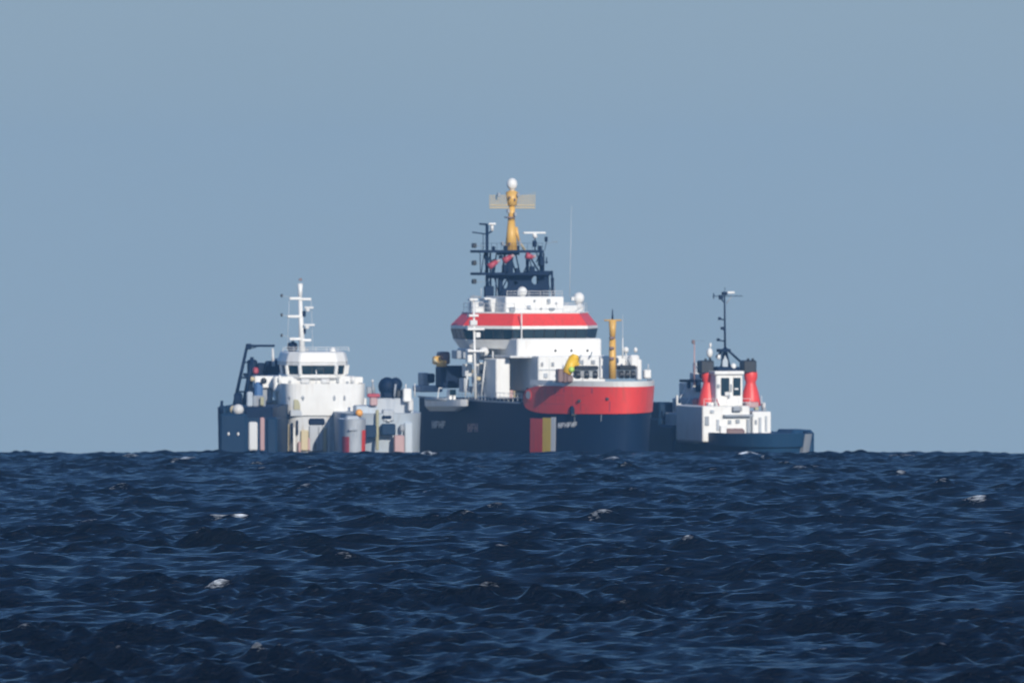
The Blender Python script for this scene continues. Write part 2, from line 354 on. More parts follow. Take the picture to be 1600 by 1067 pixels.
# red forecastle plating with rounded after end and a hawse opening
def bowpath(ta, tb):
    ts = sorted(set([ta] + [ta + (1 - ta) * math.sin(math.pi / 2 * i / 40) for i in range(41)]))
    return [(-1, t) for t in ts] + [(1, t) for t in reversed([q for q in ts if q >= tb and q < 1])]
bp_ = bowpath(t_of(-20.9), t_of(-16))
zr0, zr1, zr2 = A.z(647, -30), A.z(603, -30), A.z(593, -30)
zmid, zh = (zr0 + zr1) / 2, (zr1 - zr0) / 2
def endshape(u): return math.sqrt(max(0.0, 1 - (1 - min(1, u / 0.13)) ** 2.6))
red = mesh('red_bow_band', RED, h.shell(bp_, lambda u: zmid - zh * (.25 + .75 * endshape(u)) + .35 * u * 1.0, lambda u: zmid + zh * (.25 + .75 * endshape(u)), 0.16, 0.03), A.root)
mesh('bulwark', WHITE, h.shell(bowpath(t_of(-22.5), t_of(-16)), lambda u: zr1 + .01, lambda u: zr2 - .1, 0.14, 0.0), A.root)
c = h.pt(-1, t_of(-22.3), zmid + .45, .2)
mesh('hawse_pipe', RED, g_tube((c[0] - .06, c[1] - .02, c[2]), (c[0] + .25, c[1] + .05, c[2]), .6, .6, 20), A.root)
mesh('hawse_opening', GREY, g_tube((c[0] - .10, c[1] - .03, c[2]), (c[0] - .065, c[1] - .02, c[2]), .44, .44, 20), A.root)
def on_hull(pxt, side=-1):
    best = min([i / 600 for i in range(180, 600)], key=lambda t: abs(A.px_of(*h.pt(side, t, 3)[:2]) - pxt))
    return best
def patch(name, mat, px0, px1, py0, py1, side=-1, thick=.04, off=.02, parent=None, slant=0):
    ta, tb = on_hull(px0, side), on_hull(px1, side); yy = h.pt(side, (ta + tb) / 2, 3)[1]
    za, zb = A.z(py1, yy), A.z(py0, yy)
    return mesh(name, mat, h.shell([(side, ta + (tb - ta) * i / 6) for i in range(7)], lambda u: za + slant * u, lambda u: zb + slant * u, thick, off), parent or A.root)
patch('hull_stripe', RED, 829, 848, 653, 716); patch('hull_stripe', GOLD, 848, 861, 652, 716); patch('hull_stripe', WHITE, 861, 868, 651, 716)
# name lettering on the bow, too small to read: one object per letter
def letter(px0, w, py0, hgt, k, side=-1, mat=WHITE2):
    for (a, b, c_, d) in ((0, .3, 0, 1), (.3, 1, 0, .25) if k % 2 else (.7, 1, 0, 1), (.3, .8, .4, .65)):
        yield px0 + w * a, px0 + w * b, py0 + hgt * c_, py0 + hgt * d
for k in range(6):
    gs = []
    for a, b, c_, d in letter(872 + k * 5.0, 4.3, 660 - k * .3, 8, k):
        ta, tb = on_hull(a), on_hull(b); yy = h.pt(-1, (ta + tb) / 2, 3)[1]; za, zb = A.z(d, yy), A.z(c_, yy)
        gs.append(h.shell([(-1, ta), (-1, (ta + tb) / 2), (-1, tb)], lambda u: za, lambda u: zb, .03, .02))
    mesh('name_letter', WHITE, gs, A.root)
for (px, w_, mt) in ((675, 22, WHITE2), (732, 16, PINK)):
    n_ = 4 if mt is WHITE2 else 3
    for k in range(n_):
        gs = []
        for a, b, c_, d in letter(px + k * w_ / n_, w_ / n_ * .85, 657 if mt is WHITE2 else 661, 11 if mt is WHITE2 else 13, k):
            y0_ = -8 + 0
            ya = [q / 10 for q in range(-240, 175)]
            ta = t_of(min(ya, key=lambda y: abs(A.px_of(-7.6, y) - a))); tb = t_of(min(ya, key=lambda y: abs(A.px_of(-7.6, y) - b)))
            yy = h.ys - ta * (h.ys - h.yb); za, zb = A.z(d, yy), A.z(c_, yy)
            gs.append(h.shell([(-1, ta), (-1, tb)], lambda u: za, lambda u: zb, .03, .02))
        mesh('side_letter', WHITE if mt is WHITE2 else mt, gs, A.root)
# bow details: anchor pockets, anchors, mooring openings
for px, side, py in ((896, -1, 640), (989, 1, 636)):
    tt = on_hull(px, side); q = h.pt(side, tt, zr0 + .9, .15)
    pk = mesh('anchor_pocket', NAVY, g_box(q[0] - .35, q[0] + .35, q[1] - .05, q[1] + .4, zr0 - .2, zr0 + .95), A.root, .1)
    mesh('anchor', BLACK, [g_tube((q[0], q[1] - .12, zr0 - .1), (q[0], q[1] - .12, zr0 + .7), .07), g_box(q[0] - .3, q[0] + .3, q[1] - .18, q[1] - .06, zr0 - .12, zr0 + .06)], pk)
for px, side, py, w_ in ((907, -1, 626, .75), (951, -1, 623, .95), (997, 1, 622, .3), (940, -1, 624, .3)):
    tt = on_hull(px, side); q = h.pt(side, tt, 5.9, .16)
    z_ = A.z(py, q[1]); mesh('mooring_opening', BLACK, g_box(q[0] - w_ / 2, q[0] + w_ / 2, q[1] - .08, q[1] + .12, z_ - .16, z_ + .16), A.root, .05)
for px, py0, py1, w_ in ((907, 629, 641, 1.6), (951, 627, 643, 1.4), (897, 646, 664, 2.0), (868, 606, 616, 1.2), (923, 606, 614, 1.4), (938, 646, 658, 1.2), (881, 606, 612, 1.5)):
    patch('rust_run', DKRED if py0 < 645 else GREY, px - w_ / 2, px + w_ / 2, py0, py1, off=.20 if py0 < 645 else .012, thick=.006)
for py in (617, 631): patch('plate_seam', DKRED, 850, 965, py, py + .5, off=.195, thick=.008)
# white draught panel on the right shoulder at the waterline
patch('draught_panel', WHITE2, 1000, 1011, 677, 706, side=1, off=.03)
patch('stem_highlight', GREY, 971, 975, 665, 690, side=1, off=.02)  # highlight along the stem, painted on as a narrow grey strip
# after deck bulwark cap
path = [(-1, t_of(y)) for y in (17, 8, 0, -6, -12, -16, -20)]
mesh('bulwark_cap', GREY, h.shell(path, lambda u: zd_aft, lambda u: zd_aft + .18, .12, 0), A.root)

# superstructure, lower tiers
lower = A.box('lower_deckhouse', WHITE, 841, 946, 556, 612, -13.5, 14, ty=0.0, bevel=.12)
A.box('side_deckhouse', WHITE, 775, 797, 560, 622, -9.5, 4.5, bevel=.12)
aft = A.box('after_deckhouse', WHITE, 793, 880, 560, 620, -2.5, 9, bevel=.1)
A.box('deckhouse_door', NAVY, 803, 812, 571, 594, -2.62, .15, aft, .02)
A.box('ventilation_louvre', GREY, 797, 800, 590, 604, -2.6, .12, aft, .02)
for px in (818, 826): A.box('pilaster', WHITE, px, px + 4, 565, 615, -2.9, .4, aft, .03)
mid = A.box('middle_deckhouse', WHITE, 808, 940, 529, 560, -10.5, 12, bevel=.15)
A.box('deck_overhang', WHITE2, 797, 944, 555.5, 559, -11.2, 13, bevel=.03)
A.box('rear_deckhouse', WHITE2, 748, 830, 545, 562, -1, 8, bevel=.1)
A.box('deckhouse_window', BLACK, 773, 779, 546, 556, -1.1, .15, bevel=.02)
for px in (858, 884, 910): A.box('deck_seam', WHITE2, px, px + 1.2, 560, 600, -13.56, .1, lower, 0)
A.box('deck_seam', PALE2, 842, 945, 577, 578.4, -13.58, .1, lower, 0)
for px in (868, 893, 918): A.ball('porthole', BLACK, px, 548, -10.55, .14, parent=mid)
# wheelhouse
fp = [(-8.25, -3.2), (-8.25, 1.4), (-6.0, 4.2), (5.6, 4.2), (7.5, 1.4), (7.5, -3.2), (4.6, -8.4), (-4.2, -8.4)]
def scl(pts, d): return [(x * (1 - d / 8), (y + 2) * (1 - d / 6.5) - 2) for x, y in pts]
zw0, zw1, zw2, zw3, zw4 = A.z(541, -4), A.z(530, -4), A.z(513.5, -4), A.z(508.5, -4), A.z(489.5, -4)
wh = mesh('wheelhouse', WHITE, g_prism(scl(fp, .9), zw0 - .25, zw1, pts_top=scl(fp, .25)), A.root, .04)
mesh('wheelhouse_core', BLACK, g_prism(scl(fp, .55), zw1, zw2, pts_top=scl(fp, .35)), wh)
lo, hi = scl(fp, .32), scl(fp, .06)
for i in range(8):
    a, b = lo[i], lo[(i + 1) % 8]; a2, b2 = hi[i], hi[(i + 1) % 8]; n_ = max(2, round(math.hypot(b[0] - a[0], b[1] - a[1]) / 1.25))
    lerp = lambda p_, q_, u: (p_[0] + (q_[0] - p_[0]) * u, p_[1] + (q_[1] - p_[1]) * u)
    for k in range(n_):
        u0, u1 = (k + .06) / n_, (k + .94) / n_
        cx, cy = -(b[1] - a[1]), b[0] - a[0]; l = math.hypot(cx, cy); cx, cy = cx / l * .05, cy / l * .05
        P = [(*lerp(a, b, u0), zw1 + .04), (*lerp(a, b, u1), zw1 + .04), (*lerp(a2, b2, u1), zw2 - .02), (*lerp(a2, b2, u0), zw2 - .02)]
        v = P + [(x + cx, y + cy, z) for x, y, z in P]
        mesh('window_pane', GLASS, (v, [(0, 1, 2, 3), (7, 6, 5, 4), (0, 4, 5, 1), (1, 5, 6, 2), (2, 6, 7, 3), (3, 7, 4, 0)]), wh)
        mesh('mullion', BLACK, g_tube((*lerp(a, b, k / n_), zw1), (*lerp(a2, b2, k / n_), zw2), .06, n=6), wh)
mesh('window_head', WHITE, g_prism(fp, zw2, zw3), A.root, .03)
rb = mesh('red_roof_band', RED, g_prism(scl(fp, -.02), zw3 + .002, zw4, pts_top=scl(fp, 1.15)), A.root, .04)
mesh('wheelhouse_roof', WHITE, g_prism(scl(fp, 1.05), zw4 + .002, zw4 + .16), A.root, .03)
zr_ = zw4 + .16
A.rail([(scl(fp, 1.3)[i % 8]) for i in range(9)], zr_, .95)
# vertical wiper rail posts across the windows
for px in (815,): A.tube('handrail_post', WHITE, (px, 546, -8.8), (px, 488, -8.6), .07)
# monkey island
mi = A.box('upper_deckhouse', WHITE, 790, 881, 463.5, 489, -5.5, 7.5, bevel=.1)
A.box('side_locker', WHITE2, 766, 789, 466, 489, -2, 4, bevel=.08)
A.box('locker', WHITE2, 742, 756, 471, 489, -1, 2.2, bevel=.06)
for (px, py, w_, h_, mt) in ((801, 483, 9, 7, GREY), (827, 480, 6, 6, PALE2), (858, 471, 5, 8, GREY), (863, 483, 9, 4, GREY), (836, 470, 3, 3, GREY), (870, 474, 3, 3, PALE2), (846, 482, 3, 3, PALE2)):
    A.box('equipment_box', mt, px - w_ / 2, px + w_ / 2, py - h_ / 2, py + h_ / 2, -5.75, .35, mi, .05)
A.rail([(A.x(792, -5.2), -5.2), (A.x(879, -5.2), -5.2), (A.x(879, -5.2), 1.5)], A.z(463.5, -5.5), .6)
A.box('davit', GREY, 736, 739, 462, 487, -2, .3, bevel=.03); A.tube('davit_arm', GREY, (738, 463, -2), (752, 464, -2), .1)
A.box('searchlight', WHITE, 757, 768, 465, 468, -3, .8, bevel=.05); A.tube('searchlight_post', GREY, (764, 467, -2.6), (767, 487, -2.6), .12)
def radome(px, py, y, r, base_py):
    d_ = A.ball('satellite_dome', WHITE, px, py, y, r, r * 1.05)
    A.tube('pedestal', WHITE2, (px, py + r * 10, y), (px, base_py, y), r * .45, r * .55, parent=d_)
radome(816, 456, -4.5, .55, 464); radome(904.5, 466, -2, .62, 488)
A.box('dome_platform', WHITE2, 872, 912, 477, 489, -2.6, 3, bevel=.05)
A.box('dome_bracket', WHITE2, 893, 899, 464, 470, -2.1, .3, bevel=.03)

# dark exhaust casing and tower behind the bridge
YE = 2.5
z463, z430, z392 = A.z(464, YE), A.z(430, YE), A.z(392, YE)
cas = mesh('exhaust_casing', NAVY, [g_hole(A.x(780, YE), A.x(800, YE), z463, z430, YE, YE + .5, A.x(790.5, YE), A.z(443.5, YE), .36, .56)], A.root)
mesh('exhaust_casing', NAVY, g_hole(A.x(820, YE), A.x(858, YE), z463, z430, YE, YE + .5, A.x(837, YE), A.z(438, YE), .46, .48), A.root)
mesh('exhaust_casing', NAVY, g_hole(A.x(800.1, YE), A.x(819.9, YE), z463, z430, YE, YE + .5, A.x(806, YE), A.z(442, YE), .28, .2), A.root)
mesh('exhaust_casing', NAVY, g_hole(A.x(800, YE + 1), A.x(822, YE + 1), z463, z430, YE + 1.2, YE + 1.5, A.x(811, YE), A.z(436, YE), .3, .2), A.root)
A.box('casing_side', NAVY, 843, 858, 431, 463, YE + .6, 1.2, bevel=.05)
A.tube('funnel_pipe', NAVY, (862.5, 464, YE + .2), (862.5, 424, YE + .2), .12)
A.tube('funnel_pipe', NAVY, (857, 430, YE - .5), (863, 424, YE - .5), .14)
A.box('lower_platform', NAVY, 750, 858, 426, 430, YE - 1.5, 3.6, bevel=.04)
A.box('platform_girder', NAVY, 765, 800, 430, 435, YE - .6, .8, bevel=.04)
A.box('platform_girder', NAVY, 826, 862, 423.5, 426, YE - 1, 1.6, bevel=.03)
A.box('upper_platform', NAVY, 749, 850, 391, 395, YE - 1.5, 3.4, bevel=.04)
A.box('platform_girder', NAVY, 782, 812, 395, 398.5, YE - .8, 1.2, bevel=.04)
def legs(name, lst, mat=NAVY):
    for (a, b, c_, d, r) in lst: A.tube(name, mat, (a, b, YE), (c_, d, YE), r)
legs('tower_post', [(761, 464, 761, 352, .17), (767, 464, 766, 392, .1), (758, 392, 760, 426, .1), (789, 395, 785, 428, .12), (800, 395, 797, 428, .2), (824, 395, 824, 428, .18), (845, 395, 846, 428, .2), (849.5, 395, 849.5, 428, .08), (750, 395, 751, 426, .05)])
legs('tower_brace', [(826, 398, 843, 426, .1), (843, 398, 838, 410, .07), (766, 398, 758, 425, .07), (759, 435, 768, 455, .07), (767, 435, 759, 455, .07), (800, 408, 806, 426, .09), (797, 408, 788, 427, .08), (854, 402, 854, 412, .07), (846, 410, 856, 410, .06)])
A.box('control_cabinet', NAVY, 794, 802, 408, 428, YE - .6, .9, bevel=.05)
A.box('control_cabinet', NAVY, 844, 851, 402, 416, YE - .6, .9, bevel=.05)
A.box('winch_cabinet', NAVY, 758, 772, 447, 464, YE - .6, .5, bevel=.05)
for px in (752, 757, 771, 776): A.tube('stanchion', WHITE2, (px, 464, YE), (px, 450, YE), .03)
legs('tower_stay', [(752, 426, 757, 395, .05), (772, 430, 780, 464, .07), (776, 395, 772, 426, .08), (812, 426, 806, 398, .08), (818, 426, 830, 400, .06), (833, 426, 826, 400, .06), (838, 395, 849, 426, .06), (852, 430, 862, 460, .06), (795, 430, 780, 462, .08), (775, 430, 775, 464, .08), (865, 462, 865, 440, .05)])
for (px0, px1, py0, py1) in ((786, 793, 414, 426), (806, 812, 419, 427), (829, 836, 416, 424), (757, 763, 398, 404), (781, 786, 399, 404)): A.box('tower_cabinet', NAVY, px0, px1, py0, py1, YE - .4, .5, bevel=.05)
for (px0, px1, py0, py1) in ((862, 866, 434, 440), (842, 847, 384, 391), (788, 794, 384, 391), (806, 812, 384, 391), (770, 774, 385, 391)): A.box('tower_fitting', NAVY, px0, px1, py0, py1, YE - .4, .4, bevel=.05)
# red fire monitors
for (a, b, c_, d) in ((764, 417, 776, 409), (787, 408, 798, 401), (822, 399, 832, 402)):
    fm = A.tube('fire_monitor', DKRED, (a, b, YE - 1.8), (c_, d, YE - 1.8), .38, .26)
    A.tube('monitor_nozzle', PINK, (c_, d, YE - 1.8), (c_ + 5, d - 2, YE - 2), .2, .14, parent=fm)
    A.tube('monitor_stand', NAVY, ((a + c_) / 2, (b + d) / 2 + 3, YE - 1.8), ((a + c_) / 2, 426 if b > 400 else 395, YE - 1.8), .12, parent=fm)
A.tube('monitor_hood', BLACK, (766, 409, YE - 1.7), (774, 406, YE - 1.7), .14)
# yards on the left with lanterns
for py in (384, 411, 440):
    l_ = A.box('signal_lantern', BLACK, 738.5, 745, py - 4, py + 3.5, YE - .3, .5, bevel=.08)
    A.tube('lantern_arm', GREY, (742, py + .5, YE), (758, py + .5, YE), .025, parent=l_)
A.tube('yardarm', NAVY, (738, 363, YE), (761, 366, YE), .07); A.tube('yardarm', NAVY, (749, 350, YE), (762, 351, YE), .1)
A.tube('antenna_stub', NAVY, (755, 366, YE), (755, 391, YE), .04)
# radars
rd = A.box('radar_scanner', WHITE, 764, 775, 348.5, 351.5, YE - .4, .3, bevel=.04); A.tube('radar_pedestal', WHITE, (769, 361, YE), (768.5, 350, YE), .16, .2, parent=rd)
A.tube('radar_bracket', NAVY, (761, 366, YE), (769, 361, YE), .1)
rd = A.box('radar_scanner', WHITE, 818.5, 853, 362.5, 365.3, YE - 1.2, .3, bevel=.04); A.tube('radar_pedestal', WHITE, (837, 371.5, YE - 1.1), (834, 364, YE - 1.1), .26, .2, parent=rd)
A.tube('radar_post', NAVY, (836, 372, YE - 1.1), (836, 391, YE - 1.1), .07); A.box('navigation_light', NAVY, 833.5, 839, 376, 386, YE - 1.4, .5, bevel=.08)
A.box('navigation_light', NAVY, 852.5, 856, 370, 378, YE - 1, .4, bevel=.06); A.tube('light_post', NAVY, (854, 378, YE - .8), (851, 391, YE - .8), .035)
A.tube('yardarm', GREY, (864, 378, YE), (871, 378, YE), .05); A.tube('yardarm', GREY, (851, 381, YE), (866, 378, YE), .025)
g = []
for px in range(752, 850, 8): g.append(g_tube(A.p(px, 391, YE - 1.4), A.p(px, 380, YE - 1.4), .02, n=4))
g.append(g_tube(A.p(752, 380, YE - 1.4), A.p(849, 380, YE - 1.4), .02, n=4))
mesh('guard_rail', NAVY, g, A.root, stuff=True)
# yellow mast
ym = mesh('yellow_mast', YEL, [g_tube(A.p(799, 391, YE), A.p(799, 345, YE), .72, .40, 12), g_tube(A.p(799, 345, YE), A.p(800, 322, YE), .40, .34, 12), g_tube(A.p(800, 322, YE), A.p(800, 301, YE), .50, .72, 12), g_tube(A.p(800, 301, YE), A.p(800, 298, YE), .72, .35, 12)], A.root, smooth=True)
A.tube('mast_stay', YEL, (806, 355, YE), (811, 378, YE), .2, .12); A.tube('mast_stay', BUFF, (811, 376, YE), (820, 391, YE), .1, .16); A.tube('mast_stay', YEL, (794, 375, YE), (790, 391, YE), .12, .2)
for s0, s1 in ((765, 796), (804, 836)):
    g = []; lft = s0 < 790
    for k in range(10):
        px = s0 + (s1 - s0) * k / 9; top = 305 + (0 if lft else -5 * max(0, (px - 815) / 21)); g.append(g_tube(A.p(px, top, YE), A.p(px, 324, YE), .022, n=5))
    for py in (306, 309, 312, 315, 318, 321, 325): g.append(g_tube(A.p(s0, py, YE), A.p(s1, py, YE), 0.034 if py < 320 else .07, n=5))
    mesh('antenna_screen', TAN, g, A.root, stuff=True)
sdm = A.ball('mast_dome', WHITE, 800, 288, YE, .60, .68); A.tube('dome_neck', WHITE, (800, 292, YE), (800, 298.5, YE), .3, .26, parent=sdm)
for (px, py) in ((780, 304.5), (810, 304.5), (806, 335), (795, 330), (786, 381), (813, 380)): A.box('mast_lamp', GREY, px - 2, px + 2, py - 3, py + 3, YE - .9, .4, bevel=.05)
A.box('mast_ring', BROWN, 793, 805, 339, 341, YE - .6, 1.2, bevel=.03)
for (px, py) in ((797, 309), (805, 312), (797, 381)): A.box('mast_fitting', BROWN, px - 1, px + 1, py - 2, py + 2, YE - .85, .3, bevel=.03)
A.tube('whip_antenna', WHITE2, (890, 464, 1), (893, 322, 1), .028, .012)
A.tube('whip_antenna', GREY, (866, 464, YE), (867, 448, YE), .035)

# white foremast on the near side
ws = A.tube('signal_mast', WHITE, (743, 622, -7), (740, 470, -7), .17, .10)
for py, x0, x1 in ((466, 734, 747), (491, 733, 748), (512, 731, 757), (546, 731, 762)): A.box('mast_platform', WHITE, x0, x1, py, py + 3.5, -7.4, .8, ws, .03)
A.box('mast_platform', WHITE2, 735, 746, 500, 508, -7.3, .5, ws, .05)
A.tube('mast_tip', GREY, (740, 470, -7), (740, 459, -7), .04, parent=ws)
A.box('mast_box', WHITE, 744, 751, 519, 527, -7.2, .5, ws, .06); A.ball('life_raft_canister', WHITE, 756, 549, -6, .55, .52)
A.box('mast_locker', WHITE, 731, 741, 545, 566, -6.6, .9, bevel=.08)
A.box('grey_locker', GREY, 714, 729, 547, 560, -3, 2, bevel=.08)  # small locker in plain grey paint
# gear along the near side of the after deck
A.box('towing_winch_house', NAVY, 690, 731, 571, 606, 4, 2.5, bevel=.25)
cr_ = A.tube('deck_crane', YEL, (690, 572, 3.5), (690, 562, 3.5), .65, .5)
A.box('crane_cab', BROWN, 688, 704, 549, 569, 3.8, 1.6, cr_, .2); A.box('crane_jib', YEL, 679, 690, 556, 569, 3.4, 1, cr_, .15); A.tube('crane_boom', BUFF, (683, 566, 3.4), (678, 560, 3.2), .2, .12, parent=cr_)
for (px0, px1, py0, py1, y, mt) in ((739, 746, 584, 600, -5, GREY), (741, 749, 560, 572, -4, WHITE2), (751, 757, 577, 583, -5.2, BLACK), (760, 765, 586, 598, -5.2, WHITE), (766, 772, 574, 580, -5, GREY), (733, 742, 603, 612, -5.5, GREY), (757, 769, 604, 611, -5.6, WHITE), (745, 752, 588, 594, -5.4, BUFF)):
    A.box('deck_fitting', mt, px0, px1, py0, py1, y, .6, bevel=.08)
for (a, b, c_, d) in ((736, 614, 744, 584), (748, 600, 762, 590), (764, 614, 773, 586), (742, 575, 742, 556), (770, 562, 770, 548)): A.tube('pipe_run', WHITE2 if a % 4 else GREY, (a, b, -5.7), (c_, d, -5.7), .08)
for (px0, px1, py0, py1, mt) in ((815, 820, 572, 578, BLACK), (829, 833, 571, 577, BLACK), (832, 836, 590, 604, GREY), (821, 826, 585, 594, PALE2), (797, 838, 582, 583, PALE2)):
    A.box('deckhouse_fitting', mt, px0, px1, py0, py1, -2.65, .15, aft, .02)
for (px0, px1, py0, py1, mt) in ((850, 856, 583, 590, PALE2), (862, 866, 566, 572, GREY), (905, 912, 563, 569, GREY), (924, 930, 563, 569, GREY), (846, 849, 566, 572, GREY)):
    A.box('deckhouse_fitting', mt, px0, px1, py0, py1, -13.65, .15, lower, .02)
A.ball('yellow_buoy', BUFF, 734, 580, 1, .42)
A.box('stern_winch', GREY, 661, 671, 582, 602, 13, 2, bevel=.1); A.box('stern_winch', NAVY, 670, 680, 583, 598, 12.5, 1.5, bevel=.15)
A.box('deck_hatch', PALE2, 657, 692, 602, 612, 13, 3, bevel=.1)
for (px0, px1, py0, py1, y, mt) in ((722, 733, 590, 612, -3, PALE2), (747, 755, 566, 612, -3.5, WHITE2), (756, 763, 571, 596, -4, GREY), (764, 769, 566, 602, -3, PALE2), (768, 777, 563, 600, -2.4, GREY), (750, 775, 600, 619, -3.8, PALE2), (727, 738, 568, 588, -2, WHITE2)):
    A.box('deck_equipment', mt, px0, px1, py0, py1, y, 1.2, bevel=.08)
for (a, b, c_, d) in ((727, 618, 731, 578), (752, 618, 758, 564), (760, 600, 768, 570), (771, 612, 771, 565)): A.tube('davit', WHITE2, (a, b, -6), (c_, d, -6), .09)
for k, (px, mt) in enumerate(((798, PINK), (806, BUFF), (814, PALE2), (820, PINK))): A.box('deck_stowage', mt, px - 3, px + 4, 609 + k % 2, 622, -6, .8, bevel=.06)
path = [(h.pt(-1, t_of(y), 6)[0] + .1, y) for y in (2, -4, -10, -15, -20)]
A.rail(path, zd_aft + .18, .9, mat=WHITE)
# rescue boat in its cradle along the near side
B2 = Ship('rescue_boat', 'small white rescue boat hung along the largest ship\'s dark side below the white pole mast', 'boat', 735, 1000, 18)
yb0, yb1 = 6.0, -6.5; xb = -8.9
V, F = [], []; n_ = 16
for i in range(n_ + 1):
    u = i / n_; y = yb0 + (yb1 - yb0) * u; hw = .95 * (1 - max(0, (u - .55) / .45) ** 2.2) ** .6 + .02; zt = 6.25 - .0 + .25 * u; ks = 1 - .5 * max(0, (u - .7) / .3)
    for (dx, z) in ((-hw, zt), (-hw * .92, zt - .75), (-hw * .35, zt - 1.3 * ks), (hw * .35, zt - 1.3 * ks), (hw * .92, zt - .75), (hw, zt)): V.append((xb + dx, y, z))
for i in range(n_):
    for k in range(6): a = i * 6 + k; b = i * 6 + (k + 1) % 6; F.append((a, b, b + 6, a + 6))
F += [(0, 1, 2, 3, 4, 5), tuple(n_ * 6 + k for k in range(6))]
B2.root.location = A.root.location
mesh('boat_hull', WHITE, (V, F), B2.root)
mesh('console', WHITE, g_box(xb - .4, xb + .4, -1.4, -.2, 6.3, 7.5, .08, .1), B2.root, .06)
mesh('windscreen', GLASS, g_box(xb - .35, xb + .35, -1.55, -1.42, 6.9, 7.5), B2.root)
mesh('fender_tube', GREY, g_tube((xb - .95, 5.5, 6.3), (xb - .95, -2, 6.4), .16), B2.root, smooth=True)
mesh('roll_bar', WHITE, [g_tube((xb - .7, 2, 6.3), (xb - .5, 2, 7.6), .05), g_tube((xb + .7, 2, 6.3), (xb + .5, 2, 7.6), .05), g_tube((xb - .55, 2, 7.6), (xb + .55, 2, 7.6), .05)], B2.root)
# forecastle gear
A.box('foredeck_locker', WHITE, 938, 953, 556, 592, -27, .5, bevel=.1)
cr_ = mesh('bow_crane', BRYEL, [g_tube(A.p(885, 583, -30), A.p(897, 560, -30), .55, .62, 10), g_tube(A.p(897, 560, -30), A.p(899, 554, -30), .62, .35, 10)], A.root, smooth=True)
A.tube('crane_knuckle', BRYEL, (899, 570, -30), (903, 566, -30), .35, .3, parent=cr_)
A.ball('work_light', LIME, 893, 577, -30.6, .32, parent=cr_)
A.tube('crane_post', BROWN, (884, 596, -30), (886, 582, -30), .3, parent=cr_)
for px0, px1, py0, py1 in ((872, 881, 576, 597), (881, 886, 582, 598), (886, 896, 586, 597)): A.box('windlass', BROWN, px0, px1, py0, py1, -31, 1, bevel=.12)
for (p0, p1, y) in ((899, 936, -31), (967, 995, -28)):
    w_ = mesh('winch_drum', BLACK, [g_xcyl(A.x(p0, y), A.x(p1, y), y + .8, A.z(574.5, y), .22)], A.root)
    A.box('winch_frame', GREY, p0, p1 - 1, 578, 590, y + .4, .9, w_, .1)
    for k in range(3):
        a_ = p0 + 5 + (p1 - p0 - 10) * k / 2; mesh('winch_brake', BLACK, g_xcyl(A.x(a_ - 3, y), A.x(a_ + 3, y), y + .3, A.z(585.5, y), .42), w_)
    A.box('winch_cover', BLACK, p0, p1, 571.5, 577.5, y, 1.6, w_, .15)
fm_ = mesh('fore_mast', YEL, [g_tube(A.p(957, 592, -29), A.p(957, 530, -29), .42, .36, 10), g_tube(A.p(957, 530, -29), A.p(957, 500, -29), .30, .42, 10)], A.root, smooth=True)
A.tube('mast_yard', YEL, (944, 500.5, -29), (971, 500.5, -29), .09, parent=fm_); A.tube('mast_tip', NAVY, (957, 499, -29), (957, 483, -29), .12, .04, parent=fm_)
for py in (526, 542, 558): A.box('mast_lamp', BROWN, 953, 960, py, py + 4, -29.6, .3, fm_, .04)
A.tube('whip_antenna', WHITE2, (973, 560, -26), (973, 492, -26), .035, .015); A.tube('antenna_base', WHITE, (973, 560, -26), (973, 528, -26), .09, .05)
A.ball('satellite_dome', WHITE, 978, 547, -26, .32, .36); A.tube('dome_post', WHITE2, (978, 551, -26), (979, 575, -26), .1)
A.ball('satellite_dome', WHITE, 993, 547, -24, .22, .3); A.box('deck_locker', WHITE, 985, 1000, 555, 575, -24, 1.2, bevel=.2)
A.box('deck_locker', WHITE, 963, 983, 556, 572, -23, 1.2, bevel=.1); A.tube('bent_vent', GREY, (985, 572, -25), (981, 558, -25), .12)
A.box('deck_locker', WHITE, 996, 1003, 562, 594, -24, 1, bevel=.1); A.box('bollard_box', WHITE, 1007, 1018, 578, 592, -22, .8, bevel=.12)
A.tube('flag_staff', WHITE2, (1013, 580, -22), (1013, 569, -22), .04)
for (a, b) in ((905, 560), (922, 556)): A.tube('deck_light', GREY, (a, b + 3, -14), (a + 3, b - 6, -14), .08)
g = []; pp = bowpath(t_of(-24), t_of(-17))
for i in range(0, len(pp) - 3, 3):
    a, b = h.pt(*pp[i], 7.9), h.pt(*pp[i + 3], 7.9)
    for z in (8.35, 8.75): g.append(g_tube((a[0], a[1], z), (b[0], b[1], z), .025, n=4))
    g.append(g_tube((a[0], a[1], 7.9), (a[0], a[1], 8.75), .03, n=4))
mesh('guard_rail', WHITE, g, A.root, stuff=True)

# ================================================================== white ship on the left, bow on
C = Ship('research_ship', 'white ship seen bow on, left of the largest ship, with tiered white pole mast', 'ship', 492, 1008, 6)
hc = Hull(4.5, 26, -14, .76, flare=.08, rake=.6, zref=8.0, nexp=8, mexp=7)
def c_front(px, out=.05):
    sd_ = -1 if px < 484 else 1
    q = min([hc.pt(sd_, k / 800, 5.5, out) for k in range(520, 800)], key=lambda q: abs(C.px_of(q[0], q[1]) - px))
    return q[1]
zc0, zc1 = C.z(650, -12), C.z(599, -12)
mesh('hull', STREAKED, hc.body([-1.5, 0.3, 1.5, 2.8, zc0], None), C.root)
def cpath(): 
    ts = [i / 20 for i in range(11)] + [.55 + .45 * math.sin(math.pi / 2 * i / 30) for i in range(31)]
    return [(-1, t) for t in ts] + [(1, t) for t in reversed(ts[:-1])]
mesh('upper_hull', WHITE, hc.shell(cpath(), lambda u: zc0 + .1 + 1.9 * min(1, abs(2 * u - 1) * 1.5) ** 1.5, lambda u: zc1, .2, .02), C.root)
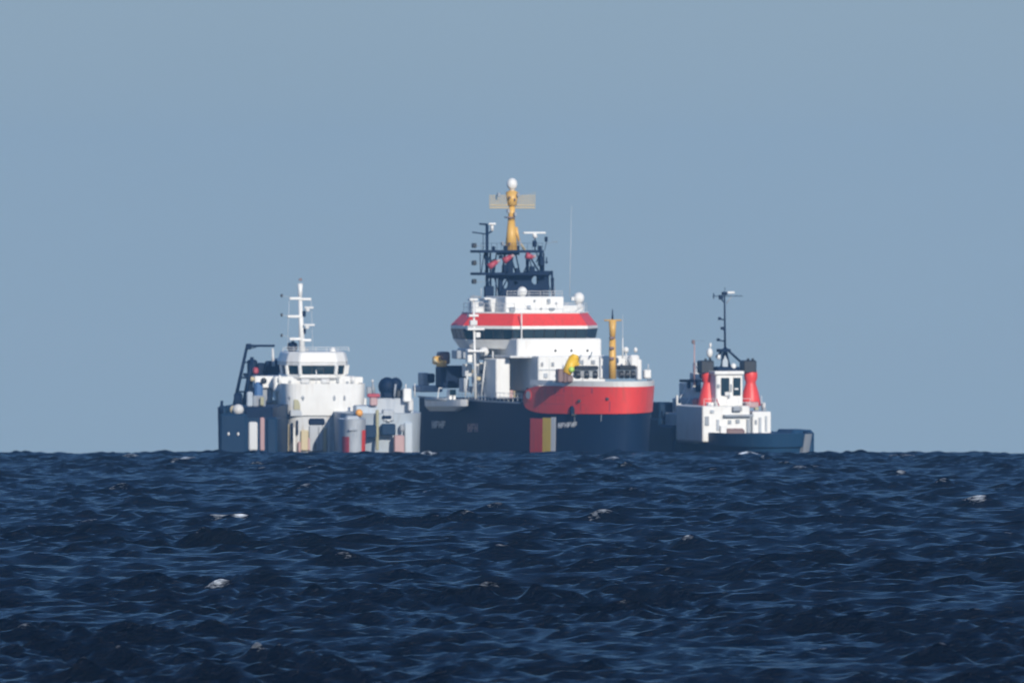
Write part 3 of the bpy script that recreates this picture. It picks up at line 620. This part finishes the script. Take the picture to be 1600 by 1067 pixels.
mesh('foredeck', DECK, hc.body([zc0 + .01, zc0 + .6], None), C.root)
for (px0, px1, py0, py1, mt) in ((440, 452, 655, 705, PALE2), (455, 458, 660, 692, NAVY), (463, 466, 656, 680, NAVY), (470, 482, 672, 704, BUFF), (483, 505, 664, 705, PALE2), (480, 487, 684, 704, PINK), (489, 496, 690, 704, OLIVE)):
    y = c_front((px0 + px1) / 2)
    C.box('hull_marking', mt, px0, px1, py0, py1, y - .1, 1.5, bevel=.1)
for k, (px0, px1, py0, py1, mt) in enumerate(((434, 438, 656, 706, WHITE), (447, 451, 662, 706, BUFF), (458, 461, 668, 706, WHITE), (466, 470, 690, 706, PINK), (505, 510, 668, 706, BUFF), (512, 516, 660, 706, WHITE2), (497, 499, 666, 700, GREY))):
    C.box('hull_marking', mt, px0, px1, py0, py1, c_front((px0 + px1) / 2) - .12 - .01 * k, 1.2, bevel=.06)
C.box('anchor_recess', NAVY, 482, 508, 653, 665, c_front(495) - .1, 1.5, bevel=.2)
up = C.box('forward_deckhouse', WHITE, 428, 556, 588, 612, -8, 12, bevel=.15)
C.box('bridge_wing', WHITE, 398, 441, 587.5, 606, -6, 3, bevel=.08); C.box('bridge_wing', WHITE, 545, 567, 589, 626, -5, 3, bevel=.08)
C.box('wing_support', GREY, 404, 426, 606, 630, -5.5, 2, bevel=.1); C.box('blue_tarpaulin', TARP, 398, 411, 597, 636, -7.2, 1.5, bevel=.25)
C.box('lower_side_house', WHITE2, 408, 440, 626, 655, -4, 6, bevel=.12)
C.ball('wing_light', BLACK, 412, 595, -7.5, .35)
wp = [(C.x(441, -7), -5.0), (C.x(447, -7), -7.4), (C.x(466, -7), -8.8), (C.x(524, -7), -8.8), (C.x(540, -7), -7.4), (C.x(546, -7), -5.0), (C.x(546, -7), 0), (C.x(441, -7), 0)]
def sc2(pts, k): 
    cx = sum(p[0] for p in pts) / 8; cy = sum(p[1] for p in pts) / 8
    return [(cx + (x - cx) * k, cy + (y - cy) * k) for x, y in pts]
za, zb, zc, zd, ze = C.z(589, -8), C.z(585, -8), C.z(571, -8), C.z(567, -8), C.z(550, -8)
wh = mesh('wheelhouse', WHITE, g_prism(sc2(wp, .97), za - .1, zb), C.root, .03)
mesh('wheelhouse_core', BLACK, g_prism(sc2(wp, .90), zb, zc), wh)
for i in range(7):
    a, b = sc2(wp, .95)[i], sc2(wp, .95)[(i + 1) % 8]; a2, b2 = sc2(wp, .99)[i], sc2(wp, .99)[(i + 1) % 8]; n_ = max(1, round(math.hypot(b[0] - a[0], b[1] - a[1]) / 1.2))
    for k in range(n_):
        u0, u1 = (k + .05) / n_, (k + .95) / n_
        cx, cy = -(b[1] - a[1]), b[0] - a[0]; l = math.hypot(cx, cy); cx, cy = cx / l * .05, cy / l * .05
        P = [(*lerp(a, b, u0), zb + .03), (*lerp(a, b, u1), zb + .03), (*lerp(a2, b2, u1), zc - .02), (*lerp(a2, b2, u0), zc - .02)]
        v = P + [(x + cx, y + cy, z) for x, y, z in P]
        mesh('window_pane', GLASS, (v, [(0, 1, 2, 3), (7, 6, 5, 4), (0, 4, 5, 1), (1, 5, 6, 2), (2, 6, 7, 3), (3, 7, 4, 0)]), wh)
    for k in (0,): mesh('window_pillar', WHITE, g_tube((*a, zb), (*a2, zc), .22, n=8), wh)
mesh('window_head', WHITE2, g_prism(sc2(wp, 1.0), zc, zd), C.root, .02)
mesh('wheelhouse_roof', WHITE, g_prism(sc2(wp, 1.02), zd, ze, pts_top=sc2(wp, .92)), C.root, .15)
C.ball('roof_dome', WHITE, 520, 549, -5, .4, .45)
for (px, py, rx, rz) in ((522, 621, .22, .36), (538, 621, .2, .34)): mesh('porthole', GREY, g_lathe(C.p(px, py, c_front(px) - .1), [(rx, -rz), (rx * 1.2, 0), (rx, rz)], 12), C.root)
for px in (454, 473): mesh('anchor_hawse', GREY, g_lathe(C.p(px, 621, c_front(px) - .1), [(.15, -.4), (.28, 0), (.15, .4)], 10), C.root)
C.box('rust_stained_panel', OLIVE, 459, 469, 624, 640, c_front(464) - .25, .3, bevel=.03); C.box('stained_panel', PALE2, 454, 472, 640, 650, c_front(463) - .25, .3, bevel=.03)
for (px, py) in ((453, 596), (543, 598), (517, 605), (480, 600)): C.box('wall_fitting', GREY, px - 2, px + 2, py - 2, py + 2, -8.15 if py < 600 else c_front(px) - .15, .25, bevel=.02)
C.box('name_board', PINK, 497, 514, 611, 613, c_front(505) - .15, .2, bevel=.01)
C.box('side_opening', GREY, 556, 563, 612, 628, -5.1, .2, bevel=.03); C.box('side_locker', WHITE2, 563, 573, 622, 635, -4, 1, bevel=.1)
C.rail([(C.x(442, -6), -6), (C.x(545, -6), -6)], ze, .5, mat=WHITE2)
ms = C.tube('pole_mast', WHITE, (472, 549, -4), (469, 465, -4), .36, .22)
C.tube('mast_head', WHITE, (469, 466, -4), (469, 443, -4), .2, .3, parent=ms); C.box('mast_top_light', BROWN, 467, 472, 435, 439, -4.2, .3, ms, .05)
for (x0, x1, y0, y1, py) in ((452, 470, -4, -4, 465), (470, 486, -4, -4, 466), (449, 472, -4, -4, 493), (452, 472, -4, -4, 528), (472, 486, -4, -4, 530)):
    mesh('mast_spreader', WHITE, g_box(C.x(x0, -4), C.x(x1, -4), -4.3, -3.7, C.z(py + 3.4, -4), C.z(py - .6, -4)), ms, .05)
for (px0, px1, py) in ((476, 490, 479), (475, 492, 506)): C.box('radar_scanner', WHITE2, px0, px1, py, py + 3.5, -4.8, .4, ms, .05); C.box('radar_gearbox', WHITE2, px0 + 2, px0 + 8, py + 3, py + 8, -4.8, .5, ms, .08)
for py in (490, 517): C.box('mast_equipment', NAVY, 471, 478, py - 4, py + 5, -4.2, .5, ms, .08)
C.box('roof_equipment', NAVY, 450, 465, 535, 549, -3, 1.2, bevel=.2); C.tube('roof_horn', NAVY, (449, 545, -3), (459, 533, -3), .15)
C.box('roof_equipment', GREY, 476, 483, 544, 549, -3, .6, bevel=.1)
for py in (462, 492, 524): l_ = C.box('signal_lantern', BLACK, 438.5, 442, py - 2.5, py + 2.5, -4, .3, bevel=.06); C.tube('lantern_stay', WHITE2, (440, py, -4), (452, py + 2, -4), .015, parent=l_)
C.tube('mast_stay', WHITE2, (452, 466, -4), (449, 549, -4), .018); C.tube('mast_stay', WHITE2, (486, 466, -4), (489, 549, -4), .018)
for (px0, px1, py0, py1, d_, mt) in ((436, 441, 606, 622, .2, GREY), (488, 491, 604, 640, .15, PALE2), (507, 509, 604, 646, .15, PALE2), (528, 531, 628, 640, .2, BUFF), (498, 503, 630, 636, .2, GREY), (444, 449, 630, 646, .15, OLIVE), (478, 484, 612, 618, .2, PALE2)):
    C.box('hull_fitting', mt, px0, px1, py0, py1, c_front((px0 + px1) / 2) - d_ * .6, .4, bevel=.03)
for (px0, px1, py0, py1, mt) in ((434, 438, 590, 597, GREY), (470, 474, 591, 596, PALE2), (500, 510, 590, 593, PALE2), (526, 530, 592, 598, GREY), (549, 553, 594, 608, PALE2)):
    C.box('deckhouse_fitting', mt, px0, px1, py0, py1, -8.2, .3, up, .03)
C.rail([(C.x(430, -8), -13.6), (C.x(478, -8), -13.9), (C.x(530, -8), -13.9), (C.x(556, -8), -13.3)], zc1, .55, mat=WHITE)
C.tube('vent_pipe', WHITE, (437, 600, -12), (437, 586, -12), .14); C.tube('vent_pipe', WHITE2, (549, 600, -12), (549, 588, -12), .12); C.tube('jack_staff', WHITE, (494, 600, -13.5), (494, 578, -13.5), .05)
C.box('windlass', WHITE2, 470, 484, 592, 600, -12.5, 1, bevel=.12); C.box('windlass', WHITE2, 502, 516, 592, 600, -12.5, 1, bevel=.12)
# dark machinery behind the left wing
for (px0, px1, py0, py1, y, mt) in ((416, 441, 564, 588, 4, NAVY), (402, 416, 567, 586, 5, NAVY), (388, 402, 562, 588, 6, NAVY), (426, 440, 560, 572, 4.5, GREY), (391, 397, 585, 594, 3, PINK), (396, 404, 574, 584, 3.2, DKRED)):
    C.box('deck_machinery', mt, px0, px1, py0, py1, y, 2, bevel=.15)
C.box('machinery_deck', NAVY, 386, 441, 584, 589, 3, 6, bevel=.05); C.box('machinery_support', NAVY, 388, 398, 588, 640, 5, 1.5, bevel=.08)
C.tube('white_post', WHITE2, (427, 572, 3), (426, 544, 3), .2, .12)
C.ball('deck_lamp', BUFF, 394, 592, -6, .3)

# ------------------------------------------------------------------ dark workboat in front at far left
W = Ship('dark_workboat', 'dark blue workboat at far left, tall black A-frame and pale panels in its stern', 'boat', 388, 982, -4)
hw = Hull(3.15, 14, -5.0, .80, flare=.03, rake=.3, zref=5, nexp=3.5, mexp=2.2)
# the flat end faces the camera
zt = W.z(637, -5)
mesh('hull', BLUE, hw.body([-1.5, 0, 1.5, 3, zt], None), W.root)
W.box('hull_side_block', BLUE, 416, 433, 652, 716, -5.6, 5, bevel=.2)
W.box('transom_block', BLUE, 343, 386, 646, 716, -5.6, 3, bevel=.25)
W.box('gunwale_house', NAVY, 383, 426, 636, 655, -5.3, 5, bevel=.12)
W.box('transom_gate', BLUE, 384, 418, 652, 716, -5.3, 1, bevel=.05)
W.box('pale_panel', WHITE2, 388, 402, 659, 704, -5.55, .3, bevel=.15); W.box('pale_panel', PINK, 406, 413, 652, 704, -5.5, .3, bevel=.1)
for px in (357, 372): W.ball('side_light', WHITE2, px, 678, -5.65, .14, .2)
W.ball('white_fender', WHITE2, 372, 640, -5, .62, .6); W.ball('small_fender', BUFF, 364, 640, -4.6, .4, .45)
W.tube('bollard', NAVY, (346, 646, -5), (346, 626, -5), .22, .1); W.box('side_locker', BLUE, 342, 353, 634, 650, -5, 1.5, bevel=.1); W.tube('flag_staff', NAVY, (348, 634, -4), (348, 626, -4), .04)
fr_ = W.tube('crane_frame', NAVY, (366, 632, -2), (386, 541, -2), .20, .16); W.tube('crane_frame', NAVY, (381, 632, 0), (394, 558, 0), .25, .2)
W.box('crane_boom', NAVY, 384, 429, 538.5, 542, -2.2, .4, bevel=.05); W.box('boom_joint', NAVY, 384, 392, 537, 546, -2.3, .6, bevel=.06); W.tube('boom_strut', NAVY, (388, 545, -2), (401, 542, -2), .06)
W.tube('frame_brace', NAVY, (376, 590, -2), (388, 590, 0), .1); W.tube('frame_brace', NAVY, (371, 612, -2), (384, 612, 0), .1); W.tube('frame_brace', NAVY, (382, 566, -2), (392, 566, 0), .08)
W.box('winch', NAVY, 365, 377, 614, 632, -2.8, 1.4, bevel=.15); W.tube('winch_post', NAVY, (371, 640, -2), (371, 630, -2), .3)
W.box('deck_pump', PALE, 385, 394, 612, 636, -3.5, 1, bevel=.15); W.box('deck_pump', GREY, 394, 414, 618, 636, -3.5, 1, bevel=.15); W.box('gas_bottle', OLIVE, 406, 412, 620, 634, -4, .5, bevel=.1)

# ------------------------------------------------------------------ grey vessel between the white ship and the large one
G = Ship('grey_workboat', 'pale grey workboat with round black winch, close against the largest ship\'s dark stern', 'boat', 590, 990, 5)
hg = Hull(4.55, 14, -9, .70, flare=.06, rake=1, zref=5, nexp=2.8, mexp=2.0)
mesh('hull', PALE, hg.body([-1.5, 0, 1.5, 3, G.z(645, -5)], None), G.root)
for (n__, mt, px0, px1, py0, py1, y, d) in (('deckhouse', PALE2, 584, 646, 622, 665, -5, 5), ('deckhouse', PALE, 556, 590, 634, 668, -6, 5), ('side_cabin', WHITE, 630, 643, 607, 628, -6, 2.2), ('side_cabin', WHITE2, 638, 646, 626, 642, -6.4, 1.8),
        ('red_locker', PINK, 578, 590, 621, 634, -6.6, 1.2), ('red_locker', DKRED, 574, 594, 615, 621, -5.4, 1.2), ('cargo_crate', PALE2, 598, 616, 640, 658, -9, 2),
        ('dark_opening', NAVY, 597, 612, 649, 655, -9.1, .3), ('dark_opening', NAVY, 626, 634, 648, 652, -5.2, .3), ('dark_opening', BLUE, 571, 588, 664, 684, -9.6, .8), ('dark_opening', BLUE, 596, 618, 662, 680, -9.8, .8),
        ('pale_ledge', WHITE2, 604, 611, 656, 659, -9.2, .3), ('faded_red_panel', PINK, 616, 632, 680, 712, -10.0, 1.2), ('white_corner', WHITE2, 640, 646, 648, 664, -6, 1), ('side_plate', PALE, 632, 645, 660, 714, -8.5, 3),
        ('window', GREY, 625, 632, 663, 674, -9.2, .5), ('green_streak', OLIVE, 587, 592, 640, 704, -9.5, .3)):
    G.box(n__, mt, px0, px1, py0, py1, y, d, bevel=.12)
bl = G.ball('winch_drum', NAVY, 605, 604, -4, 1.0, 1.05); G.ball('winch_flange', NAVY, 618, 601, -4.2, .75, .8, parent=bl); G.box('winch_base', NAVY, 596, 626, 610, 625, -4.8, 2, bl, .3); G.tube('winch_arm', GREY, (616, 620, -5.4), (618, 600, -5.4), .12, parent=bl)
G.box('hose_reel', BLACK, 618, 629, 608, 622, -5, .8, bevel=.2)
G.tube('pole', GREY, (584, 618, -3), (582, 596, -3), .22, .1); G.ball('pole_lamp', WHITE2, 582, 595, -3, .16); G.tube('pole', WHITE2, (648, 620, -3), (648, 599, -3), .08, .05); G.tube('pole', WHITE2, (634, 608, -5), (634, 600, -5), .08)
G.box('deck_rack', GREY, 573, 586, 604, 618, -3, 1, bevel=.1)
# small boat moored across its bow: white rounded bow with red bands
T = Ship('small_launch', 'small grey white launch with red bands, below the orange buoy', 'boat', 551, 968, 4)
ht = Hull(1.40, 5, -3.2, .55, flare=.05, rake=.5, zref=3.4, nexp=2.6, mexp=2.2)
ztl = T.z(655, -2)
mesh('hull', PALE2, ht.body([-.8, 0, 1.2, 2.4, ztl], None), T.root)
def tp(px0, px1, mat, py0, py1):
    f = lambda px: math.asin(max(-.98, min(.98, (px - 551) / 19.5))) / (math.pi / 2)
    a, b = f(px0), f(px1); pts = []
    for i in range(7):
        u = a + (b - a) * i / 6; sd_ = 1 if u > 0 else -1; target = abs(math.sin(u * math.pi / 2)) * 1.38
        t_ = min([k / 400 for k in range(220, 400)], key=lambda t: abs(ht.pt(1, t, 2)[0] - target)); pts.append((sd_, t_))
    mesh('red_band', mat, ht.shell(pts, lambda u: T.z(py1, -2), lambda u: T.z(py0, -2), .04, .02), T.root)
tp(534, 544, DKRED, 682, 712); tp(563, 569, RED, 672, 712)
T.box('cabin', PALE2, 540, 562, 650, 658, -1, 3, bevel=.2); T.box('cabin_window', GREY, 545, 558, 670, 673, -3.3, .4, bevel=.04)
G.ball('orange_buoy', ORANGE, 561, 645, -8.5, .42, .42)

# ================================================================== white tug on the right
U = Ship('harbour_tug', 'right hand tug with twin red funnels, thin dark mast and low blue hull', 'ship', 1150, 995, 18)
hu = Hull(5.0, 12.5, -16.5, .62, flare=.06, rake=1.0, zref=3, nexp=2.6, mexp=2.3)
def tu(px, side): return min([k / 500 for k in range(0, 500)], key=lambda t: abs(U.px_of(*hu.pt(side, t, 2)[:2]) - px))
mesh('hull', MIDBLUE, hu.body([-1.5, 0, 1.0, 2.0, U.z(676, -4)], None), U.root)
mesh('bow_fender', MIDBLUE, hu.shell([(-1, .62 + .38 * math.sin(math.pi / 2 * i / 30)) for i in range(31)] + [(1, .62 + .38 * math.sin(math.pi / 2 * i / 30)) for i in range(29, 0, -1)], lambda u: U.z(697, -12), lambda u: U.z(677 - 2 * u, -12), .35, .0), U.root)
U.box('bow_fender_block', MIDBLUE, 1236, 1274, 672, 716, -8.5, 5.5, bevel=.4); mesh('pale_fender', GREY, hu.shell([(1, .62 + .38 * math.sin(math.pi / 2 * (.62 + .02 * i))) for i in range(9)], lambda u: U.z(710, -12), lambda u: U.z(677, -12), .45, .02), U.root)
U.box('stern_block', BLUE, 1030, 1053, 628, 655, 9, 3, bevel=.15); U.box('stern_bulwark', BLUE, 1030, 1098, 652, 716, 8.6, 5, bevel=.25); U.box('side_bulwark', BLUE, 1050, 1100, 664, 716, 4, 5, bevel=.25)
lo_ = U.box('main_deckhouse', WHITE, 1098, 1172, 634, 690, -6, 9, bevel=.12)
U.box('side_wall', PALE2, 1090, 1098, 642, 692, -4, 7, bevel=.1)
U.box('raised_forecastle', WHITE, 1176, 1205, 643, 680, -5, 6, bevel=.1); U.box('forecastle_recess', GREY, 1170, 1179, 648, 678, -4.5, 4, bevel=.08)
U.box('winch_opening', BROWN, 1134, 1165, 669, 690, -6.3, .8, bevel=.25); U.box('arch_beam', WHITE, 1126, 1136, 664, 684, -6.5, .8, bevel=.1)
U.box('deck_ledge', GREY, 1132, 1178, 647.5, 651, -6.6, 1, bevel=.04); U.box('deck_locker', GREY, 1146, 1160, 635, 642, -6.6, .8, bevel=.06); U.box('wall_vent', GREY, 1167, 1171, 655, 676, -6.2, .3, bevel=.03)
U.box('wall_vent', PALE2, 1186, 1190, 652, 676, -5.15, .2, bevel=.03); U.box('wall_vent', PALE2, 1196, 1199, 650, 674, -5.15, .2, bevel=.03)
U.box('searchlight', WHITE2, 1192, 1197, 629, 638, -4.5, .5, bevel=.1); U.box('deck_fitting', OLIVE, 1180, 1186, 636, 641, -4.5, .5, bevel=.06); U.box('deck_fitting', GREY, 1192, 1198, 638, 642, -4.6, .5, bevel=.05); U.tube('flag_staff', WHITE2, (1190, 640, -4), (1190, 618, -4), .035)
U.rail([(U.x(1100, -6.4), -6.4), (U.x(1172, -6.4), -6.4)], U.z(634, -6), .8)
tw = U.box('wheelhouse', WHITE, 1119, 1161, 581, 634, -4, 4.4, bevel=.12)
U.box('roof_cap', WHITE, 1117, 1163, 579.5, 585, -4.3, 5, tw, .06)
for (a, b) in ((1127, 1140), (1146, 1157.5)): U.box('window_pane', GLASS, a, b, 590, 618, -4.12, .2, tw, .05)
for (a, b, c_, d, mt) in ((1133, 1139.5, 612, 618, WHITE2), (1138, 1141, 616, 622, GREY), (1148, 1154, 606, 609, WHITE2)): U.box('window_sill', mt, a, b, c_, d, -4.3, .2, tw, .02)
def funnel(c0, yy, sgn):
    f_ = mesh('funnel', RED, [g_lathe(U.p(c0, 634, yy), [(1.15, 0), (1.05, .7), (.85, 1.6), (.62, 2.3), (.55, 2.6), (.72, 3.0), (.76, 3.5), (.66, 3.9)], 16)], U.root, smooth=True)
    U.box('funnel_top', BLACK, c0 - 11, c0 + 9.5, 563, 583, yy - .7, 1.5, f_, .12)
    U.tube('exhaust_pipe', BLACK, (c0 - 4, 563, yy), (c0 - 4, 560, yy), .15, parent=f_); U.tube('exhaust_pipe', BLACK, (c0 + 3, 563, yy), (c0 + 3, 560, yy), .15, parent=f_)
funnel(1106.5, -1.5, 1); funnel(1173, -1.5, -1)
U.box('funnel_casing', DKRED, 1090, 1103, 622, 640, 1, 2, bevel=.2); U.box('white_casing', WHITE, 1107, 1120, 628, 638, -3.2, 1.5, bevel=.12); U.tube('red_rail', DKRED, (1119, 622, -5), (1126, 640, -5), .08)
U.box('casing_base', PINK, 1166, 1186, 628, 637, -4.5, 1.5, bevel=.1); U.box('funnel_duct', NAVY, 1097, 1106, 575, 592, .5, 1.2, bevel=.2)
mt_ = U.tube('lattice_mast', NAVY, (1133, 553, -2), (1132, 457, -2), .13, .08)
pts_ = [(1132, 540), (1134, 520), (1131, 500), (1133, 480), (1132, 462)]
U.tube('yardarm', NAVY, (1114, 462.5, -2), (1160, 462.5, -2), .04, parent=mt_); U.box('yard_frame', NAVY, 1124, 1130, 461, 468, -2.2, .3, mt_, .03); U.tube('yard_brace', NAVY, (1126, 466, -2), (1131, 472, -2), .07, parent=mt_); U.tube('yard_brace', GREY, (1143, 463, -2), (1135, 474, -2), .07, parent=mt_)
U.box('mast_top_unit', NAVY, 1129, 1137, 456, 461, -2.2, .4, mt_, .06); U.box('radar_scanner', WHITE, 1137, 1148, 455.5, 458.5, -2.4, .3, mt_, .03); U.tube('mast_tip', NAVY, (1132, 457, -2), (1133, 449, -2), .03, parent=mt_)
U.tube('yard_light', NAVY, (1115, 458, -2), (1115, 467, -2), .06, parent=mt_)
for (a, b, c_, d) in ((1133, 500, 1124, 498), (1133, 517, 1128, 513), (1132, 533, 1122, 531)): U.tube('mast_bracket', NAVY, (a, b, -2), (c_, d, -2), .07, parent=mt_); U.box('bracket_lamp', NAVY, c_ - 1.2, c_ + 3, d - 2.5, d + 2, -2.1, .25, mt_, .04)
for (a, b, r) in ((1119, 558, .12), (1156, 564, .13), (1126, 578, .12), (1141, 578, .14)): U.tube('mast_leg', NAVY, (1133, 543, -2), (a, b, -2 if a in (1119, 1156) else -1), r)
U.box('leg_platform', NAVY, 1124, 1142, 545, 550, -2.6, 1, bevel=.06); U.box('leg_cabinet', PALE, 1129, 1138, 551, 576, -1.6, .6, bevel=.08); U.box('leg_platform', NAVY, 1121, 1157, 573, 580, -3, 2.5, bevel=.08)
U.ball('satellite_dome', WHITE, 1109, 551, -1, .34, .55); U.ball('satellite_dome', WHITE, 1110, 539, -1, .14, .28); U.ball('satellite_dome', WHITE, 1123, 557.5, -2, .24, .3); U.ball('satellite_dome', WHITE, 1146, 572, -2.8, .32, .34); U.tube('dome_post', NAVY, (1109, 557, -1), (1109, 566, -1), .1)
# after structure at its left
U.box('after_house', PALE2, 1057, 1093, 645, 692, 4.5, 4, bevel=.12); U.box('after_house', PALE2, 1064, 1096, 622, 648, 5, 3, bevel=.12); U.box('after_house', WHITE2, 1072, 1096, 598, 624, 5.4, 2.5, bevel=.12)
U.box('after_platform', NAVY, 1075, 1100, 593, 597, 5, 3, bevel=.04); U.box('platform_stay', NAVY, 1075, 1079, 593, 606, 4.9, .3, bevel=.03); U.box('dark_duct', NAVY, 1089, 1096, 597, 612, 4.9, 2, bevel=.1)
U.box('upper_locker', WHITE2, 1083, 1096, 582, 593, 5.5, 1.2, bevel=.1); U.box('upper_locker', PALE2, 1086, 1095, 566, 583, 5.6, .8, bevel=.1)
U.tube('thin_mast', PINK, (1085, 600, 5), (1085, 531, 5), .10, .06); U.box('mast_lamp', BROWN, 1082, 1086, 531, 537, 4.8, .3, bevel=.04); U.tube('mast_yard', GREY, (1083, 532, 5), (1102, 532, 5), .02)
U.box('white_post', WHITE, 1059, 1065, 630, 648, 4.2, .4, bevel=.08); U.box('white_post', WHITE2, 1057, 1060, 617, 645, 4.2, .3, bevel=.05); U.box('red_lifebuoy', PINK, 1069, 1076, 660, 678, 4.2, .3, bevel=.1); U.box('side_opening', NAVY, 1090, 1096, 649, 665, 3.5, .4, bevel=.1); U.box('white_panel', WHITE, 1080, 1083, 597, 610, 4.9, .2, bevel=.03)
for (px0, px1, py0, py1, y, mt) in ((1102, 1108, 650, 664, -6.15, GREY), (1110, 1116, 640, 645, -6.15, PALE2), (1120, 1124, 655, 672, -6.15, PALE2), (1150, 1156, 655, 661, -6.15, GREY), (1138, 1143, 656, 662, -6.15, GREY), (1180, 1183, 656, 663, -5.15, GREY), (1060, 1066, 655, 661, 4.3, GREY), (1078, 1084, 660, 674, 4.3, GREY), (1067, 1071, 640, 646, 4.3, WHITE), (1084, 1090, 628, 636, 4.8, GREY), (1121, 1125, 600, 606, -4.15, GREY), (1141.5, 1144, 600, 612, -4.15, GREY)):
    U.box('wall_fitting', mt, px0, px1, py0, py1, y, .2, bevel=.02)
for px in (1210, 1218, 1232, 1246, 1258): U.box('fender_pad', BLACK, px, px + 6, 682, 700, -14.2 if px < 1230 else -9.2, 1.2, bevel=.15)
for (a, b, c_, d) in ((1062, 622, 1072, 604), (1066, 645, 1078, 620), (1088, 665, 1090, 625)): U.tube('ladder_rail', WHITE2, (a, b, 4.2), (c_, d, 4.2), .07)
